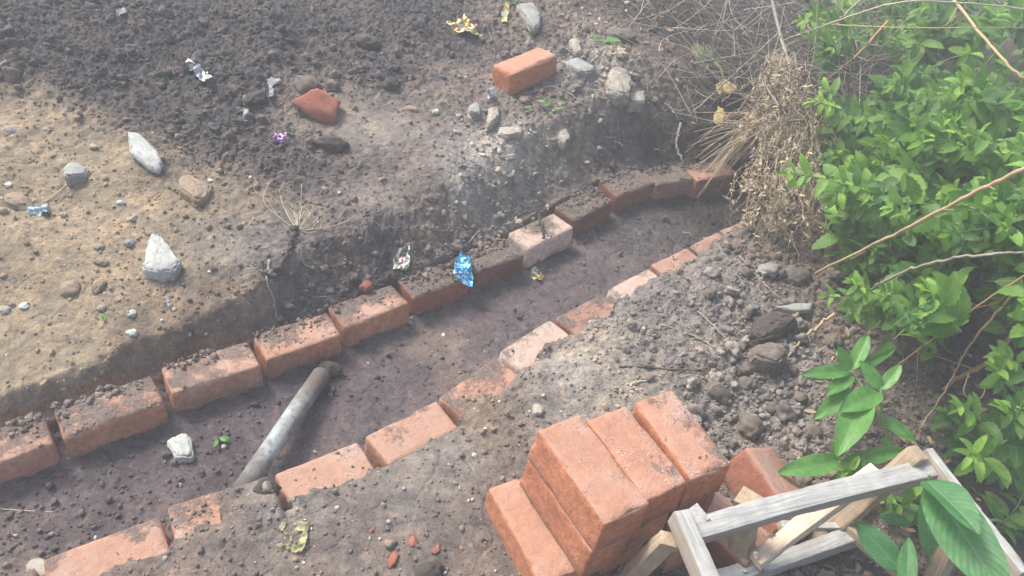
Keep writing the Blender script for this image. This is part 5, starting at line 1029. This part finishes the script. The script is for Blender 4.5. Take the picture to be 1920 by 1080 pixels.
for k, pts in enumerate([[(1365, -10, .5), (1348, 40, .4), (1332, 84, .3)], [(1220, 38, .34), (1270, 10, .4), (1310, -20, .45)], [(1255, 60, .32), (1300, 30, .38), (1340, -5, .45)], [(1234, 98, .3), (1250, 70, .32), (1340, 45, .38), (1400, 30, .42)], [(1260, 52, .35), (1380, 55, .4), (1440, 15, .45), (1490, 5, .5)], [(1395, 18, .45), (1440, 12, .5), (1490, 4, .55)], [(1200, 25, .4), (1210, -10, .45), (1215, -30, .5)], [(1180, 130 - 80, .38), (1210, 10, .4), (1235, -20, .45)], [(1235, 145, .25), (1270, 110, .3), (1320, 92, .3)], [(1365, -10, .4), (1375, 30, .36), (1410, 60, .33), (1450, 68, .34)]]):
    twig('grass_stem', pts, .0017, 'dry_pale', ['straight pale stem hanging to the small seedling', 'pale stem slanting at the top left of the brush', 'second slanting pale stem in the brush, right of the first', 'pale stem bent over the left border of the brush', 'long level pale stem across the brush', 'short pale stem touching the top of the dead stalk', 'upright pale stem at the very top left of the brush', 'pale stem above the wide brown clod', 'low pale stem by the edge of the bank and the seedling', 'curved brown stem arching down to the dead stalk'][k], 'stem', 'pale grass stems in the brush', .0010, 5, 0, k)
# small fallen dead leaves by the brush
rr = np.random.default_rng(123); lv = Leaves()
for k in range(260):
    px = rr.uniform(1040, 1900); py = rr.uniform(0, 330) if px < 1500 else rr.uniform(560, 1080)
    if px < 1300 and rr.random() < .5: py = rr.uniform(0, 220)
    g = gat(px, py); a = rr.uniform(0, 6.28); L_ = rr.uniform(.015, .045); lv.add(g + np.array([0, 0, .006]), unit([math.cos(a), math.sin(a), rr.uniform(-.2, .5)]), unit(np.array([0, 0, 1.0]) + rr.normal(0, .5, 3)), L_, L_ * .5, rr.uniform(0, .6), rr.uniform(.1, 1), rr.random())
fb = gat(1300, 120); o = link('leaf_litter', lv.mesh('leaf_litter', fb, n=5, m=3), M['dead_leaf'], None, tuple(fb)); tag(o, 'small brown dead leaves littering the soil by the shrubs', 'leaf litter', None, 'stuff')
# roots and fine straw on the rubble
t = Tubes()
for k in range(170):
    px = rr.uniform(1180, 1560); py = rr.uniform(430, 640)
    if k > 95: px = rr.uniform(900, 1300); py = rr.uniform(60, 330)
    if k > 145: px = rr.uniform(560, 900); py = rr.uniform(400, 560)
    g = gat(px, py); a = rr.uniform(0, 6.28); L_ = rr.uniform(.03, .12); P = catmull([g, g + np.array([math.cos(a), math.sin(a), 0]) * L_ * .5 + rr.normal(0, .012, 3), g + np.array([math.cos(a + .4), math.sin(a + .4), 0]) * L_], 5); P[:, 2] = np.maximum(gh(P[:, 0], P[:, 1]) + .002, P[:, 2]); t.add(P, rr.uniform(.0006, .0014), .0005, 4)
o = t.build('fine_roots', 'cane_grey', None, gat(1300, 520)); tag(o, 'fine roots and straw bits strewn over the rubble', 'roots', None, 'stuff')

# ------------------------------------------------------------------ the wooden frame
WF_z = .30
def bar(name, a, b, w, h, mat, parent, loc, seed=0, over=.0, roll=0.0, label=None):
    """a sawn bar between two world points (centre line)"""
    a = np.array(a); b = np.array(b); d = b - a; L_ = np.linalg.norm(d); u = d / L_; a = a - u * over; b = b + u * over; L_ += 2 * over
    nx_, k = 30, 4; rr = np.random.default_rng(seed); bm = bmesh.new()
    e = np.array([L_ / 2, w / 2, h / 2]); me_ = brick_mesh((L_, w, h), seed, .0022, .35); V = np.empty(len(me_.vertices) * 3, np.float32); me_.vertices.foreach_get('co', V); V = V.reshape(-1, 3); V[:, 2] -= h / 2
    V[:, 1] += .004 * np.sin(V[:, 0] * 5 + seed); V[:, 2] += .003 * np.sin(V[:, 0] * 7 + seed * 2)
    me_.vertices.foreach_set('co', V.ravel()); me_.update(); bm.free()
    o = link(name, me_, M[mat], parent); q = Vector(u).to_track_quat('X', 'Z'); o.rotation_mode = 'QUATERNION'; o.rotation_quaternion = q @ Matrix.Rotation(roll, 3, 'X').to_quaternion(); o.location = Vector((a + b) / 2) - Vector(loc)
    if label: o['label'] = label
    return o
cA = at(1275, 990, .30); cB = at(1745, 872, .30)
fl = np.array([(cA[0] + cB[0]) / 2, (cA[1] + cB[1]) / 2 - .1, 0.0])
FR = empty('wooden_frame', tuple(fl)); tag(FR, 'weathered open wooden stool frame standing in the bottom right corner', 'wooden frame')
bar('rail', at(1285, 998, .30), at(1752, 880, .30), .046, .040, 'wood_grey', FR, fl, 1, .0, .1)
bar('rail', at(1268, 965, .312), at(1345, 1140, .312), .036, .046, 'wood_grey', FR, fl, 2)
bar('rail', at(1730, 848, .312), at(1915, 1085, .312), .024, .05, 'wood_grey', FR, fl, 3)
lw = .042
legA = at(1290, 975, .30); bar('block', at(1300, 967, .315), at(1308, 985, .25), lw, lw, 'wood_grey', FR, fl, 4)
legB = at(1715, 862, .31); bar('leg', legB + np.array([0, .0, .025]), at(1545, 1005, .06) * np.array([1, 1, 0]) + np.array([0, 0, .0]), lw, lw, 'wood_tan', FR, fl, 5)
bar('leg', at(1408, 936, .27), at(1385, 1050, .05), .050, .050, 'wood_tan', FR, fl, 6, .0, .3)
bar('brace', at(1648, 880, .285), at(1412, 1050, .12), .040, .024, 'wood_pale', FR, fl, 7, 0, .2)
bar('stretcher', at(1612, 1000, .07), at(1340, 1090, .07), .038, .042, 'wood_grey', FR, fl, 8)
bar('leg', at(1252, 1005, .28), at(1150, 1110, .02), .034, .036, 'wood_tan', FR, fl, 9)
bar('leg', at(1818, 945, .30), at(1740, 1110, .02), .036, .036, 'wood_tan', FR, fl, 10)
bar('stretcher', at(1460, 985, .10), at(1580, 985, .09), .02, .02, 'wood_grey', FR, fl, 11)
bar('stretcher', at(1590, 985, .10), at(1700, 1085, .10), .026, .03, 'wood_tan', FR, fl, 12)

for p in ((1418, 1037, .150), (1397, 1070, .092)):
    w = at(*p); o = link('paint_drop', rock_mesh((.012, .009, .004), 7, 0), M['white_stone'], FR); o.location = Vector(w) - Vector(fl)

# ------------------------------------------------------------------ added veil volume: lifts the blacks, stands in for lens glow
ADDED_HAZE = 0.034
if ADDED_HAZE > 0:
    bm = bmesh.new(); bmesh.ops.create_cube(bm, size=1); bmesh.ops.scale(bm, vec=(12, 12, 4.2), verts=bm.verts); me_ = bpy.data.meshes.new('added_haze'); bm.to_mesh(me_); bm.free()
    hm = bpy.data.materials.new('added_haze'); hm.use_nodes = True; hn = hm.node_tree; hn.nodes.clear(); ho = hn.nodes.new('ShaderNodeOutputMaterial'); hv = hn.nodes.new('ShaderNodeVolumePrincipled')
    hv.inputs['Color'].default_value = (.95, .97, .96, 1); hv.inputs['Density'].default_value = ADDED_HAZE; hn.links.new(hv.outputs[0], ho.inputs['Volume'])
    o = link('added_haze', me_, hm, None, (0, 2.5, .6)); tag(o, 'thin even veil added to stand in for lens glow', 'added_haze', None, 'stuff')
